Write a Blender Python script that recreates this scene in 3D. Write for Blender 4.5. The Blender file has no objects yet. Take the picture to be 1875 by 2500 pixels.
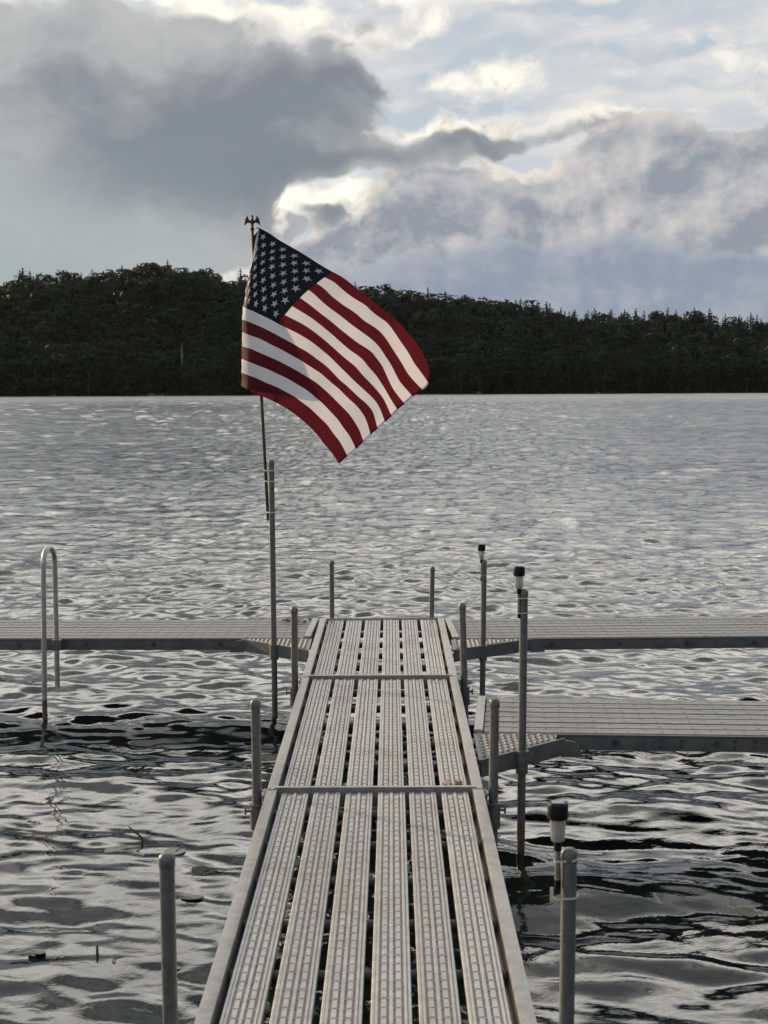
import bpy, bmesh, math, random
import numpy as np
from mathutils import Vector, Matrix

sc = bpy.context.scene
C = sc.collection
rad = math.radians

# ------------------------------------------------------------------ camera
cam_d = bpy.data.cameras.new('camera')
cam = bpy.data.objects.new('camera', cam_d)
C.objects.link(cam)
cam_d.sensor_fit = 'VERTICAL'
cam_d.sensor_height = 36.0
cam_d.sensor_width = 27.0
cam_d.lens = 54.1
cam_d.clip_start = 0.05
cam_d.clip_end = 20000
_p, _y, _r = math.atan(262 / 3324), math.atan(17.5 / 3324), rad(0.29)
cam.matrix_world = (Matrix.Translation((0.078, 0, 2.2)) @ Matrix.Rotation(_y, 4, 'Z')
                    @ Matrix.Rotation(math.pi / 2 - _p, 4, 'X') @ Matrix.Rotation(-_r, 4, 'Z'))
cam_d.dof.use_dof = True
cam_d.dof.focus_distance = 11.0
cam_d.dof.aperture_fstop = 10.0
sc.camera = cam

# ------------------------------------------------------------------ sun and exposure
SUN_AZ, SUN_EL = rad(-50), rad(13)          # azimuth measured from +Y, clockwise
sun_dir = Vector((math.sin(SUN_AZ) * math.cos(SUN_EL), math.cos(SUN_AZ) * math.cos(SUN_EL), math.sin(SUN_EL)))
sl = bpy.data.lights.new('sun', 'SUN')
sl.energy = 5.0
sl.angle = rad(1.0)
sl.color = (1.0, 0.70, 0.42)
sun = bpy.data.objects.new('sun', sl)
C.objects.link(sun)
sun.rotation_euler = sun_dir.to_track_quat('Z', 'Y').to_euler()
sc.view_settings.view_transform = 'Standard'
sc.view_settings.look = 'None'
sc.view_settings.exposure = 0.0
sc.view_settings.gamma = 1.0
sc.view_settings.use_curve_mapping = False
cy = sc.cycles
cy.max_bounces, cy.diffuse_bounces, cy.glossy_bounces, cy.transmission_bounces, cy.transparent_max_bounces = 6, 2, 3, 5, 4
cy.caustics_reflective = cy.caustics_refractive = False


# ------------------------------------------------------------------ node helpers
class NT:
    """Thin wrapper to write node graphs as expressions."""
    def __init__(self, tree):
        self.t = tree

    def n(self, kind, **kw):
        nd = self.t.nodes.new(kind)
        for k, v in kw.items():
            setattr(nd, k, v)
        return nd

    def put(self, sock, v):
        if isinstance(v, bpy.types.NodeSocket):
            self.t.links.new(v, sock)
        elif v is not None:
            if hasattr(sock.default_value, '__len__') and not hasattr(v, '__len__'):
                v = (v,) * len(sock.default_value)
            if hasattr(v, '__len__') and len(v) == 3 and len(sock.default_value) == 4:
                v = (*v, 1.0)
            sock.default_value = v

    def m(self, op, a, b=None, c=None, clamp=False):
        nd = self.n('ShaderNodeMath', operation=op, use_clamp=clamp)
        for i, v in enumerate((a, b, c)):
            self.put(nd.inputs[i], v)
        return nd.outputs[0]

    def v(self, op, a, b=None, out=0):
        nd = self.n('ShaderNodeVectorMath', operation=op)
        self.put(nd.inputs[0], a)
        if op == 'SCALE':
            self.put(nd.inputs['Scale'], b)
        elif b is not None:
            self.put(nd.inputs[1], b)
        return nd.outputs[out]

    def add(self, *a):
        r = a[0]
        for x in a[1:]:
            r = self.m('ADD', r, x)
        return r

    def mul(self, a, b):
        return self.m('MULTIPLY', a, b)

    def sub(self, a, b):
        return self.m('SUBTRACT', a, b)

    def ss(self, x, lo, hi, to0=0.0, to1=1.0):
        nd = self.n('ShaderNodeMapRange', interpolation_type='SMOOTHSTEP')
        for i, v in enumerate((x, lo, hi, to0, to1)):
            self.put(nd.inputs[i], v)
        return nd.outputs[0]

    def lin(self, x, lo, hi, to0=0.0, to1=1.0):
        nd = self.n('ShaderNodeMapRange')
        for i, v in enumerate((x, lo, hi, to0, to1)):
            self.put(nd.inputs[i], v)
        return nd.outputs[0]

    def mix(self, f, a, b, blend='MIX'):
        nd = self.n('ShaderNodeMix', data_type='RGBA', blend_type=blend)
        self.put(nd.inputs[0], f)
        self.put(nd.inputs[6], a)
        self.put(nd.inputs[7], b)
        return nd.outputs[2]

    def noise(self, vec, scale=1.0, detail=4.0, rough=0.5, lac=2.0, dist=0.0, color=False, dim='3D', w=0.0):
        nd = self.n('ShaderNodeTexNoise', noise_dimensions=dim)
        if vec is not None:
            self.put(nd.inputs['Vector'], vec)
        if dim == '4D':
            nd.inputs['W'].default_value = w
        nd.inputs['Scale'].default_value = scale
        nd.inputs['Detail'].default_value = detail
        nd.inputs['Roughness'].default_value = rough
        nd.inputs['Lacunarity'].default_value = lac
        nd.inputs['Distortion'].default_value = dist
        return nd.outputs[1 if color else 0]

    def voro(self, vec, scale=1.0, detail=3.0, rough=0.5):
        nd = self.n('ShaderNodeTexVoronoi', feature='F1')
        self.put(nd.inputs['Vector'], vec)
        nd.inputs['Scale'].default_value = scale
        nd.inputs['Detail'].default_value = detail
        nd.inputs['Roughness'].default_value = rough
        return nd.outputs['Distance']

    def sep(self, v):
        nd = self.n('ShaderNodeSeparateXYZ')
        self.put(nd.inputs[0], v)
        return nd.outputs

    def comb(self, x, y, z):
        nd = self.n('ShaderNodeCombineXYZ')
        for i, v in enumerate((x, y, z)):
            self.put(nd.inputs[i], v)
        return nd.outputs[0]


# ------------------------------------------------------------------ sky (world)
world = bpy.data.worlds.new('World')
sc.world = world
world.use_nodes = True
world.node_tree.nodes.clear()
W = NT(world.node_tree)
D = W.n('ShaderNodeTexCoord').outputs['Generated']
sky = W.n('ShaderNodeTexSky', sky_type='NISHITA')
sky.sun_disc = False
sky.sun_elevation = SUN_EL
sky.sun_rotation = SUN_AZ
sky.air_density = 1.0
sky.dust_density = 2.0
dx, dy, dz = W.sep(D)
az = W.m('ARCTAN2', dx, dy)
el = W.m('ARCSINE', dz)
U = W.mul(az, 10.0)
V = W.mul(el, 10.0)
PU, PV = U, V
# slow drift of the cloud outlines (domain warp)
P10 = W.v('SCALE', D, 10.0)
wc1 = W.v('SUBTRACT', W.noise(P10, 0.95, 3.5, 0.58, color=True), (0.5, 0.5, 0.5))
w1x, w1y, w1z = W.sep(wc1)
Uw = W.add(U, W.mul(w1x, 1.25))
Vw = W.add(V, W.mul(w1z, 0.75))


def blobs(lst, uu, vv):
    """Sum of soft elliptical masses; each (az, el, radius, radius, weight[, tilt]) in tenths of a radian."""
    tot = None
    for b in lst:
        u0, v0, ru, rv, a = b[:5]
        tl = b[5] if len(b) > 5 else 0.0
        du = W.sub(uu, u0)
        dv = W.sub(W.sub(vv, v0), W.mul(du, tl)) if tl else W.sub(vv, v0)
        q = W.add(W.m('POWER', W.mul(du, 1 / ru), 2.0), W.m('POWER', W.mul(dv, 1 / rv), 2.0))
        g = W.mul(W.m('EXPONENT', W.mul(q, -1.0)), a)
        tot = g if tot is None else W.add(tot, g)
    return tot


def px(x, y, rx, ry, a, tilt=None):
    """Cloud mass given by its bearing and height in the view's angular units (332 per tenth of a radian)."""
    r = [(x - 847) / 332.0, (844 - y) / 332.0, rx / 332.0, ry / 332.0, a]
    return tuple(r + ([tilt] if tilt is not None else []))


nd1 = W.noise(W.v('MULTIPLY', W.v('ADD', P10, W.v('SCALE', wc1, 0.7)), (0.85, 0.85, 1.2)), 1.35, 5, 0.58)
fine = W.noise(W.v('MULTIPLY', W.v('ADD', P10, W.v('SCALE', wc1, 0.5)), (0.9, 0.9, 1.3)), 4.6, 5, 0.60)
nd_low = W.noise(P10, 0.17, 3, 0.5)
a1 = W.sub(nd1, 0.5)
af = W.sub(fine, 0.5)
# -- high, thin streaky cloud with pale blue gaps
Pst = W.v('MULTIPLY', W.v('ADD', P10, W.v('SCALE', wc1, 0.16)), (0.45, 0.45, 2.3))
st = W.noise(W.v('ADD', Pst, W.comb(0.0, 0.0, W.mul(U, -0.20))), 1.25, 6, 0.58)
ast = W.sub(st, 0.5)
glow = blobs([px(1075, 182, 105, 28, 0.95, 0.06), px(300, 24, 130, 26, 0.95), px(480, 40, 60, 22, 0.8), px(610, 80, 90, 40, 0.75), px(940, 100, 100, 22, 0.75, 0.18),
              px(10, 35, 60, 50, 0.7), px(680, 425, 130, 26, 0.85), px(610, 440, 40, 50, 0.5), px(560, 515, 60, 26, 0.5), px(770, 130, 80, 40, 0.4), px(430, 600, 70, 40, 0.45),
              px(1050, 285, 180, 18, 0.75, -0.05), px(1300, 300, 260, 20, 0.35), px(1245, 110, 34, 9, 0.6), px(1600, 12, 150, 30, 0.6), px(1600, 200, 120, 40, 0.4),
              px(760, 290, 80, 10, 0.55, 0.10), px(1645, 690, 26, 8, 1.0), px(850, 40, 140, 30, 0.55)], Uw, Vw)
blu = blobs([px(1230, 70, 220, 16, 0.75, 0.14), px(1050, 150, 130, 16, 0.45, 0.16), px(1000, 240, 200, 24, 0.75), px(1420, 165, 260, 18, 0.45, 0.0), px(1500, 50, 200, 10, 0.30),
             px(1500, 250, 220, 14, 0.25), px(860, 222, 50, 14, 0.5)], Uw, Vw)
towards = W.ss(W.m('COSINE', W.sub(az, -0.35)), -0.6, 0.9)        # the side of the low sun is the bright side
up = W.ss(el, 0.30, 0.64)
bright = W.ss(V, 2.35, 3.3)                                        # high sky, mostly out of view, boosted to brighten the lake's reflections
nish = W.v('SCALE', sky.outputs[0], 0.085)
blue = W.mix(0.85, nish, (0.56, 0.63, 0.70))

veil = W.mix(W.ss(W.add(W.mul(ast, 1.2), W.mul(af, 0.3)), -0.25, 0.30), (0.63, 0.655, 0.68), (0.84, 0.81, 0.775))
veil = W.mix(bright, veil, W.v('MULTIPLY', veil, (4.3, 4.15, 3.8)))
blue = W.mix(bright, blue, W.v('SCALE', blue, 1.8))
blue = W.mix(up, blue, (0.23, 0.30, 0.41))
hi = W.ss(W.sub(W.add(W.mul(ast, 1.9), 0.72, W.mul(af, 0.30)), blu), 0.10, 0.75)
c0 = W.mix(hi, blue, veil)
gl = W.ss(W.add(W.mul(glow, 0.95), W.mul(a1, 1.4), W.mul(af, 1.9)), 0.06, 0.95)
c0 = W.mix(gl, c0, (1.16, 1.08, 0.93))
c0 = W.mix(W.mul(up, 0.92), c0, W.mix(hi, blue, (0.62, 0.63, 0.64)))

# -- the dark layer spreading from the left
body = blobs([px(-20, 330, 330, 230, 0.85), px(300, 310, 300, 190, 0.85), px(520, 260, 230, 120, 0.85), px(710, 205, 120, 66, 0.70), px(800, 190, 120, 20, 0.55),
              px(200, 110, 280, 50, 0.50), px(430, 85, 110, 36, 0.30), px(600, 335, 250, 46, 0.60), px(880, 335, 310, 36, 0.92, 0.09), px(1120, 318, 150, 16, 0.45, 0.02),
              px(100, 560, 300, 140, 0.95), px(280, 500, 190, 90, 0.45), px(420, 440, 170, 66, 0.70), px(540, 8, 80, 18, 0.8), px(680, 8, 40, 10, 0.5), px(-350, 320, 330, 380, 0.9),
              px(790, 95, 30, 24, 0.35), px(855, 130, 40, 18, 0.35), px(690, 465, 34, 26, 0.75), px(625, 465, 14, 24, 0.6), px(410, 545, 50, 44, 0.55), px(590, 440, 40, 14, 0.3)], Uw, Vw)
lights = blobs([px(300, 24, 150, 26, 0.60), px(660, 432, 130, 36, 0.55), px(10, 20, 60, 50, 0.5), px(335, 440, 18, 8, 0.5), px(385, 450, 18, 6, 0.5), px(700, 290, 60, 10, 0.35)], Uw, Vw)
gen1 = W.mul(W.ss(nd_low, 0.50, 0.66), W.ss(W.m('ABSOLUTE', U), 3.0, 5.0))
gen1 = W.m('MAXIMUM', gen1, W.mul(W.ss(W.add(nd_low, W.mul(ast, 0.5)), 0.54, 0.70), W.ss(V, 3.6, 5.5)))
f1 = W.sub(W.add(body, W.mul(gen1, 0.85), W.mul(a1, 1.5), W.mul(af, 1.05)), lights)
m1 = W.ss(f1, 0.22, 0.62)
core = blobs([px(330, 330, 230, 130, 0.35), px(520, 260, 240, 110, 0.85), px(740, 220, 110, 40, 0.45), px(420, 370, 220, 100, 0.60), px(850, 335, 330, 30, 0.60, 0.10), px(150, 330, 200, 140, 0.30),
              px(690, 462, 40, 30, 0.6), px(540, 5, 90, 16, 0.5), px(820, 190, 90, 14, 0.4)], Uw, Vw)
nd1b = W.noise(W.v('ADD', W.v('MULTIPLY', P10, (0.7, 0.7, 1.5)), W.v('ADD', wc1, (7.1, 3.2, 1.4))), 1.1, 4.5, 0.55)
ab = W.sub(nd1b, 0.5)
c1 = W.mix(W.ss(W.add(core, W.mul(gen1, 0.5), W.mul(ab, 2.0), W.mul(a1, 0.9), W.mul(af, 0.65)), -0.30, 0.92), (0.52, 0.52, 0.515), (0.195, 0.230, 0.270))
c1 = W.mix(W.mul(W.ss(W.add(W.mul(U, -0.35), W.mul(V, -1.0), W.mul(ab, 0.7)), -1.25, 0.05), W.ss(U, -0.7, -1.3)), c1, W.mix(W.ss(nd1b, 0.3, 0.7), (0.345, 0.400, 0.415), (0.415, 0.465, 0.475)))

# -- heaped cloud low on the right: a far bank with bright rims and a paler bank in front of it
PH = W.v('ADD', P10, W.v('SCALE', wc1, 0.35))
PB0 = W.v('MULTIPLY', PH, (0.9, 0.9, 1.1))
pv = W.noise(PB0, 2.3, 6, 0.60)
pv2 = W.noise(W.v('ADD', PB0, (-0.07, 0.0, 0.12)), 2.3, 6, 0.60)          # the same cloud a step towards the sun
Uh, Vh = W.add(U, W.mul(w1x, 0.40)), W.add(V, W.mul(w1z, 0.25))
puff = W.add(W.mul(W.sub(pv, 0.50), 1.5), W.mul(af, 0.85), W.mul(a1, 0.60))
bankA = blobs([px(1380, 440, 190, 110, 0.90), px(1340, 350, 95, 62, 0.55), px(1190, 465, 90, 60, 0.62), px(1620, 420, 160, 80, 0.85), px(1100, 520, 150, 90, 0.55),
               px(1400, 600, 620, 140, 1.0), px(940, 420, 150, 62, 0.80), px(820, 560, 260, 140, 0.85), px(1900, 500, 300, 180, 0.9)], Uh, Vh)
gap = blobs([px(985, 512, 55, 22, 0.62), px(670, 445, 165, 52, 0.75), px(1075, 395, 50, 22, 0.30), px(1645, 690, 28, 8, 1.2), px(445, 570, 60, 60, 0.4), px(770, 535, 30, 20, 0.3)], Uw, Vw)
gen2 = W.mul(W.ss(nd_low, 0.42, 0.60), W.mul(W.ss(W.m('ABSOLUTE', U), 3.0, 5.0), W.ss(V, 4.0, 1.0)))
fA = W.sub(W.add(bankA, W.mul(gen2, 0.9), puff), gap)
mA = W.ss(fA, 0.24, 0.41)
litA = W.mul(W.sub(pv, pv2), 3.2)
rimw = blobs([px(640, 440, 150, 60, 0.9), px(1100, 400, 170, 60, 1.0), px(1320, 310, 140, 30, 0.6), px(1480, 430, 60, 20, 0.8), px(1570, 445, 60, 14, 0.7), px(1000, 510, 90, 40, 0.9), px(720, 470, 160, 90, 0.7)], U, V)
cA = W.mix(W.m('ADD', W.add(litA, 0.34), W.add(W.mul(ab, 1.3), W.mul(af, 0.5)), clamp=True), (0.262, 0.300, 0.358), (0.64, 0.615, 0.595))
cA = W.mix(W.mul(W.ss(fA, 0.66, 0.26), W.m('ADD', rimw, 0.15, clamp=True)), cA, (0.98, 0.88, 0.74))
bankB = blobs([px(1250, 620, 300, 85, 0.85), px(1330, 560, 110, 40, 0.35), px(1130, 560, 90, 34, 0.30), px(1620, 590, 120, 22, 0.55, 0.05), px(850, 640, 340, 80, 0.75), px(1500, 680, 500, 80, 0.8)], Uh, Vh)
fB = W.add(bankB, W.mul(W.sub(pv, 0.50), 1.2), W.mul(af, 0.60), W.mul(a1, 0.45))
mB = W.ss(fB, 0.32, 0.50)
cB = W.mix(W.m('ADD', W.add(W.mul(W.ss(fB, 0.95, 0.35), 0.75), W.mul(litA, 0.6)), W.add(W.mul(ab, 1.4), W.mul(af, 0.5)), clamp=True), (0.275, 0.325, 0.42), (0.43, 0.475, 0.535))
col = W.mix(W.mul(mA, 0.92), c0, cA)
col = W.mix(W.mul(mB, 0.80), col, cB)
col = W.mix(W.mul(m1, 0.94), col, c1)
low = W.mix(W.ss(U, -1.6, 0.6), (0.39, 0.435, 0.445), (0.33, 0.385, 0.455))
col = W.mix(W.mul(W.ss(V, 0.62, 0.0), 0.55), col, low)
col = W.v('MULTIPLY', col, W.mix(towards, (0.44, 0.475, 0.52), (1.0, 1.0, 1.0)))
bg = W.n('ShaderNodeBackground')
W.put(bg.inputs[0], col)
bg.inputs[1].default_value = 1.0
wo = W.n('ShaderNodeOutputWorld')
world.node_tree.links.new(bg.outputs[0], wo.inputs[0])
world.cycles.sampling_method = 'MANUAL'
world.cycles.sample_map_resolution = 1024


# ------------------------------------------------------------------ materials
def mat(name, build):
    m = bpy.data.materials.new(name)
    m.use_nodes = True
    t = m.node_tree
    t.nodes.clear()
    N = NT(t)
    out = N.n('ShaderNodeOutputMaterial')
    t.links.new(build(N), out.inputs[0])
    return m


def principled(N, base, rough=0.5, metal=0.0, bump=None, bump_d=0.002, bump_s=0.5, **kw):
    p = N.n('ShaderNodeBsdfPrincipled')
    N.put(p.inputs['Base Color'], base)
    N.put(p.inputs['Roughness'], rough)
    N.put(p.inputs['Metallic'], metal)
    for k, v in kw.items():
        N.put(p.inputs[k.replace('_', ' ')], v)
    if bump is not None:
        b = N.n('ShaderNodeBump')
        b.inputs['Strength'].default_value = bump_s
        b.inputs['Distance'].default_value = bump_d
        N.put(b.inputs['Height'], bump)
        N.t.links.new(b.outputs[0], p.inputs['Normal'])
    return p.outputs[0]


def pos(N):
    return N.n('ShaderNodeNewGeometry').outputs['Position']


def oc(N):
    return N.n('ShaderNodeTexCoord').outputs['Object']


def metal_mat(name, c_lo, c_hi, rough, metal, scale=14.0, dirt=(0.16, 0.13, 0.10), dirt_amt=0.35, streak=None, vary=0.0):
    def b(N):
        o = pos(N)
        n1 = N.noise(o, scale, 5, 0.6)
        s = N.noise(N.v('MULTIPLY', o, streak or (1, 1, 1)), 9.0, 4, 0.6)
        base = N.mix(N.ss(n1, 0.3, 0.7), c_lo, c_hi)
        dm = N.mul(N.ss(N.add(N.mul(N.noise(o, 2.3, 5, 0.62), 0.6), N.mul(s, 0.4)), 0.48, 0.68), dirt_amt)
        base = N.mix(dm, base, dirt)
        if vary:                              # boards weather a little differently
            rv = N.n('ShaderNodeObjectInfo').outputs['Random']
            base = N.v('SCALE', base, N.lin(rv, 0, 1, 1 - vary, 1 + vary))
            spot = N.ss(N.noise(o, 5.5, 6, 0.7), 0.60, 0.72)
            base = N.mix(N.mul(spot, 0.40), base, dirt)
        r = N.add(rough, N.mul(N.sub(n1, 0.5), 0.25), N.mul(dm, 0.2))
        return principled(N, base, r, N.mul(N.sub(1.0, dm), metal), bump=N.noise(o, 160, 3, 0.6), bump_d=0.0006, bump_s=0.4)
    return mat(name, b)


M_plank = metal_mat('mill_aluminium_plank', (0.335, 0.342, 0.338), (0.46, 0.46, 0.445), 0.42, 0.5, 18, (0.24, 0.20, 0.165), 0.50, (14, 0.7, 14), 0.10)
M_groove = metal_mat('dirty_groove', (0.22, 0.205, 0.20), (0.32, 0.297, 0.28), 0.6, 0.15, 30, (0.13, 0.10, 0.085), 0.6, (14, 0.7, 14))
M_rail = metal_mat('mill_aluminium_rail', (0.26, 0.26, 0.255), (0.37, 0.365, 0.35), 0.42, 0.5, 20, (0.28, 0.24, 0.19), 0.5, (8, 0.8, 8))
M_fascia = metal_mat('weathered_aluminium_fascia', (0.10, 0.105, 0.105), (0.16, 0.162, 0.16), 0.5, 0.25, 12, (0.10, 0.09, 0.075), 0.5, (0.8, 8, 8))
M_deck = metal_mat('grey_coated_deck', (0.18, 0.185, 0.183), (0.245, 0.248, 0.243), 0.5, 0.25, 26, (0.15, 0.135, 0.115), 0.45, (0.6, 10, 10), 0.08)
M_post = metal_mat('galvanised_pipe', (0.108, 0.112, 0.110), (0.172, 0.176, 0.170), 0.45, 0.18, 40, (0.20, 0.16, 0.12), 0.35, (20, 20, 0.9))
M_wet = metal_mat('stained_wet_pipe', (0.09, 0.075, 0.055), (0.17, 0.135, 0.095), 0.35, 0.1, 40, (0.05, 0.045, 0.03), 0.6, (20, 20, 0.9))
M_tube = metal_mat('dark_cross_tube', (0.07, 0.072, 0.075), (0.13, 0.13, 0.13), 0.5, 0.2, 20)
M_collar = metal_mat('cast_collar', (0.11, 0.11, 0.11), (0.20, 0.20, 0.195), 0.55, 0.3, 40, (0.12, 0.075, 0.045), 0.6)
M_bolt = metal_mat('bolt_steel', (0.05, 0.05, 0.05), (0.12, 0.12, 0.12), 0.45, 0.5, 40)
M_hoop = metal_mat('polished_tube', (0.36, 0.36, 0.355), (0.50, 0.495, 0.48), 0.32, 0.55, 20, (0.25, 0.22, 0.18), 0.4, (10, 10, 0.8))
M_bronze = metal_mat('aged_bronze', (0.035, 0.024, 0.016), (0.075, 0.05, 0.03), 0.5, 0.3, 60)
M_pole = metal_mat('bronze_pole', (0.055, 0.042, 0.032), (0.095, 0.075, 0.055), 0.35, 0.3, 20)
M_black = mat('black_plastic', lambda N: principled(N, N.mix(N.noise(pos(N), 60, 3), (0.008, 0.008, 0.009), (0.018, 0.018, 0.018)), 0.5, Specular_IOR_Level=0.2))
M_tie = mat('white_nylon_tie', lambda N: principled(N, N.mix(N.noise(pos(N), 90, 3), (0.62, 0.55, 0.44), (0.75, 0.70, 0.60)), 0.45))
M_panel = mat('solar_cell', lambda N: principled(N, N.mix(N.noise(pos(N), 300, 2), (0.03, 0.035, 0.06), (0.05, 0.055, 0.09)), 0.12))
M_stake = metal_mat('brushed_stake', (0.22, 0.21, 0.20), (0.34, 0.32, 0.30), 0.35, 0.6, 40, (0.18, 0.09, 0.05), 0.7)
M_lens = mat('clear_ribbed_plastic', lambda N: principled(N, N.mix(N.noise(pos(N), 40, 2), (0.92, 0.90, 0.86), (0.97, 0.96, 0.93)), 0.22, 0.0, Transmission_Weight=0.65, IOR=1.3))
M_lamp_core = mat('frosted_lamp_core', lambda N: principled(N, N.mix(N.noise(pos(N), 40, 2), (0.70, 0.68, 0.62), (0.8, 0.78, 0.72)), 0.5))
M_red = mat('faded_red_marker', lambda N: principled(N, N.mix(N.ss(N.noise(pos(N), 60, 4), 0.4, 0.6), (0.42, 0.13, 0.14), (0.55, 0.36, 0.34)), 0.7))


def fabric(name, lo, hi, trans):
    def b(N):
        o = oc(N)
        wv = N.add(N.noise(N.v('MULTIPLY', o, (900, 60, 60)), 1.0, 2, 0.5), N.noise(N.v('MULTIPLY', o, (60, 60, 900)), 1.0, 2, 0.5))
        c = N.mix(N.ss(N.noise(o, 7.0, 4, 0.55), 0.3, 0.7), lo, hi)
        d = N.n('ShaderNodeBsdfPrincipled')
        N.put(d.inputs['Base Color'], c)
        d.inputs['Roughness'].default_value = 0.75
        d.inputs['Specular IOR Level'].default_value = 0.25
        d.inputs['Sheen Weight'].default_value = 0.15
        bp = N.n('ShaderNodeBump')
        bp.inputs['Strength'].default_value = 0.25
        bp.inputs['Distance'].default_value = 0.006
        N.put(bp.inputs['Height'], N.add(N.mul(wv, 0.05), N.noise(o, 16.0, 4, 0.55)))
        N.t.links.new(bp.outputs[0], d.inputs['Normal'])
        tr = N.n('ShaderNodeBsdfTranslucent')
        N.put(tr.inputs[0], c)
        mx = N.n('ShaderNodeMixShader')
        mx.inputs[0].default_value = trans
        N.t.links.new(d.outputs[0], mx.inputs[1])
        N.t.links.new(tr.outputs[0], mx.inputs[2])
        return mx.outputs[0]
    return mat(name, b)


M_white_cloth = fabric('white_nylon', (0.78, 0.78, 0.82), (0.83, 0.83, 0.86), 0.38)
M_red_cloth = fabric('red_nylon', (0.090, 0.010, 0.016), (0.112, 0.012, 0.019), 0.46)
M_blue_cloth = fabric('navy_nylon', (0.007, 0.009, 0.017), (0.010, 0.013, 0.022), 0.22)
M_star_cloth = fabric('white_star_thread', (0.72, 0.72, 0.75), (0.80, 0.80, 0.82), 0.22)
M_header_cloth = fabric('canvas_header', (0.62, 0.62, 0.66), (0.70, 0.70, 0.72), 0.2)


def leaf_mat(name, src):
    def b(N):
        if src == 'object':
            t = N.n('ShaderNodeObjectInfo').outputs['Random']
        else:
            a = N.n('ShaderNodeAttribute')
            a.attribute_name = 'tone'
            t = a.outputs['Fac']
        n = N.noise(pos(N), 0.35, 3, 0.6)
        x = N.m('ADD', N.mul(t, 0.75), N.mul(N.sub(n, 0.35), 0.8), clamp=True)
        c = N.mix(x, (0.009, 0.020, 0.016), (0.022, 0.038, 0.020))
        p = N.n('ShaderNodeBsdfPrincipled')
        N.put(p.inputs['Base Color'], c)
        p.inputs['Roughness'].default_value = 0.65
        p.inputs['Specular IOR Level'].default_value = 0.2
        tr = N.n('ShaderNodeBsdfTranslucent')
        N.put(tr.inputs[0], c)
        mx = N.n('ShaderNodeMixShader')
        mx.inputs[0].default_value = 0.35
        N.t.links.new(p.outputs[0], mx.inputs[1])
        N.t.links.new(tr.outputs[0], mx.inputs[2])
        return mx.outputs[0]
    return mat(name, b)


M_leaf_o = leaf_mat('tree_foliage', 'object')
M_leaf_a = leaf_mat('forest_foliage', 'attr')
M_bark = mat('bark', lambda N: principled(N, N.mix(N.noise(pos(N), 2.0, 4), (0.05, 0.042, 0.034), (0.11, 0.095, 0.075)), 0.9))
M_pale_bark = mat('pale_bark', lambda N: principled(N, N.mix(N.noise(pos(N), 1.0, 4), (0.25, 0.24, 0.22), (0.40, 0.39, 0.36)), 0.9))
M_soil = mat('forest_floor', lambda N: principled(N, N.mix(N.noise(pos(N), 0.2, 5), (0.025, 0.030, 0.018), (0.055, 0.055, 0.035)), 0.95))
M_pad = mat('lily_leaf', lambda N: principled(N, N.mix(N.noise(pos(N), 25, 4), (0.035, 0.050, 0.022), (0.085, 0.090, 0.040)), 0.35))
M_stem = mat('dead_stem', lambda N: principled(N, N.mix(N.noise(pos(N), 40, 3), (0.05, 0.045, 0.025), (0.10, 0.085, 0.045)), 0.7))


def water_build(N):
    g = pos(N)
    x, y, z = N.sep(g)
    dist = N.m('SQRT', N.add(N.mul(x, x), N.mul(y, y)))
    far = N.ss(N.m('LOGARITHM', dist, 10.0), 0.95, 2.15)
    rough = N.add(0.012, N.mul(far, 0.13), N.mul(N.ss(N.m('LOGARITHM', dist, 10.0), 2.30, 2.80), 0.22))
    # small ripples the mesh is too coarse for
    q = N.v('MULTIPLY', g, (0.8, 1.0, 1.0))
    r1 = N.noise(q, 5.5, 5, 0.55, dist=0.4)
    r2 = N.noise(N.v('ADD', q, (3.3, 8.1, 0)), 1.1, 5, 0.6, dist=0.3)
    gust = N.ss(N.noise(N.v('MULTIPLY', g, (0.02, 0.05, 0.02)), 1.0, 4, 0.55), 0.36, 0.64)
    b1 = N.n('ShaderNodeBump')
    N.put(b1.inputs['Strength'], 1.0)
    N.put(b1.inputs['Distance'], 1.0)
    N.put(b1.inputs['Height'], N.add(N.mul(r1, N.mul(N.lin(gust, 0, 1, 0.0040, 0.0075), N.ss(dist, 8, 24, 1.0, 3.6))), N.mul(N.mul(r2, 0.02), N.ss(dist, 10, 50))))
    p = N.n('ShaderNodeBsdfPrincipled')
    N.put(p.inputs['Base Color'], N.mix(N.noise(g, 0.6, 3), (0.005, 0.008, 0.008), (0.010, 0.014, 0.012)))
    N.put(p.inputs['Roughness'], rough)
    p.inputs['IOR'].default_value = 1.40
    N.t.links.new(b1.outputs[0], p.inputs['Normal'])
    return p.outputs[0]


M_water = mat('lake_water', water_build)


# ------------------------------------------------------------------ object helpers
def mesh_obj(name, verts, faces, m, parent=None, smooth=True, edges=()):
    me = bpy.data.meshes.new(name)
    me.from_pydata([tuple(v) for v in verts], list(edges), [tuple(f) for f in faces])
    me.update()
    if smooth:
        me.polygons.foreach_set('use_smooth', [True] * len(me.polygons))
    for mm in (m if isinstance(m, (list, tuple)) else [m]):
        me.materials.append(mm)
    o = bpy.data.objects.new(name, me)
    C.objects.link(o)
    if parent:
        o.parent = parent
    return o


def bm_obj(name, bm, m, parent=None, smooth=False):
    me = bpy.data.meshes.new(name)
    bm.to_mesh(me)
    bm.free()
    if smooth:
        me.polygons.foreach_set('use_smooth', [True] * len(me.polygons))
        try:
            me.set_sharp_from_angle(angle=rad(38))
        except Exception:
            pass
    for mm in (m if isinstance(m, (list, tuple)) else [m]):
        me.materials.append(mm)
    o = bpy.data.objects.new(name, me)
    C.objects.link(o)
    if parent:
        o.parent = parent
    return o


def tag(o, label, cat=None, group=None, kind=None):
    if label:
        o['label'] = label
    if cat:
        o['category'] = cat
    if group:
        o['group'] = group
    if kind:
        o['kind'] = kind
    return o


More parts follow.
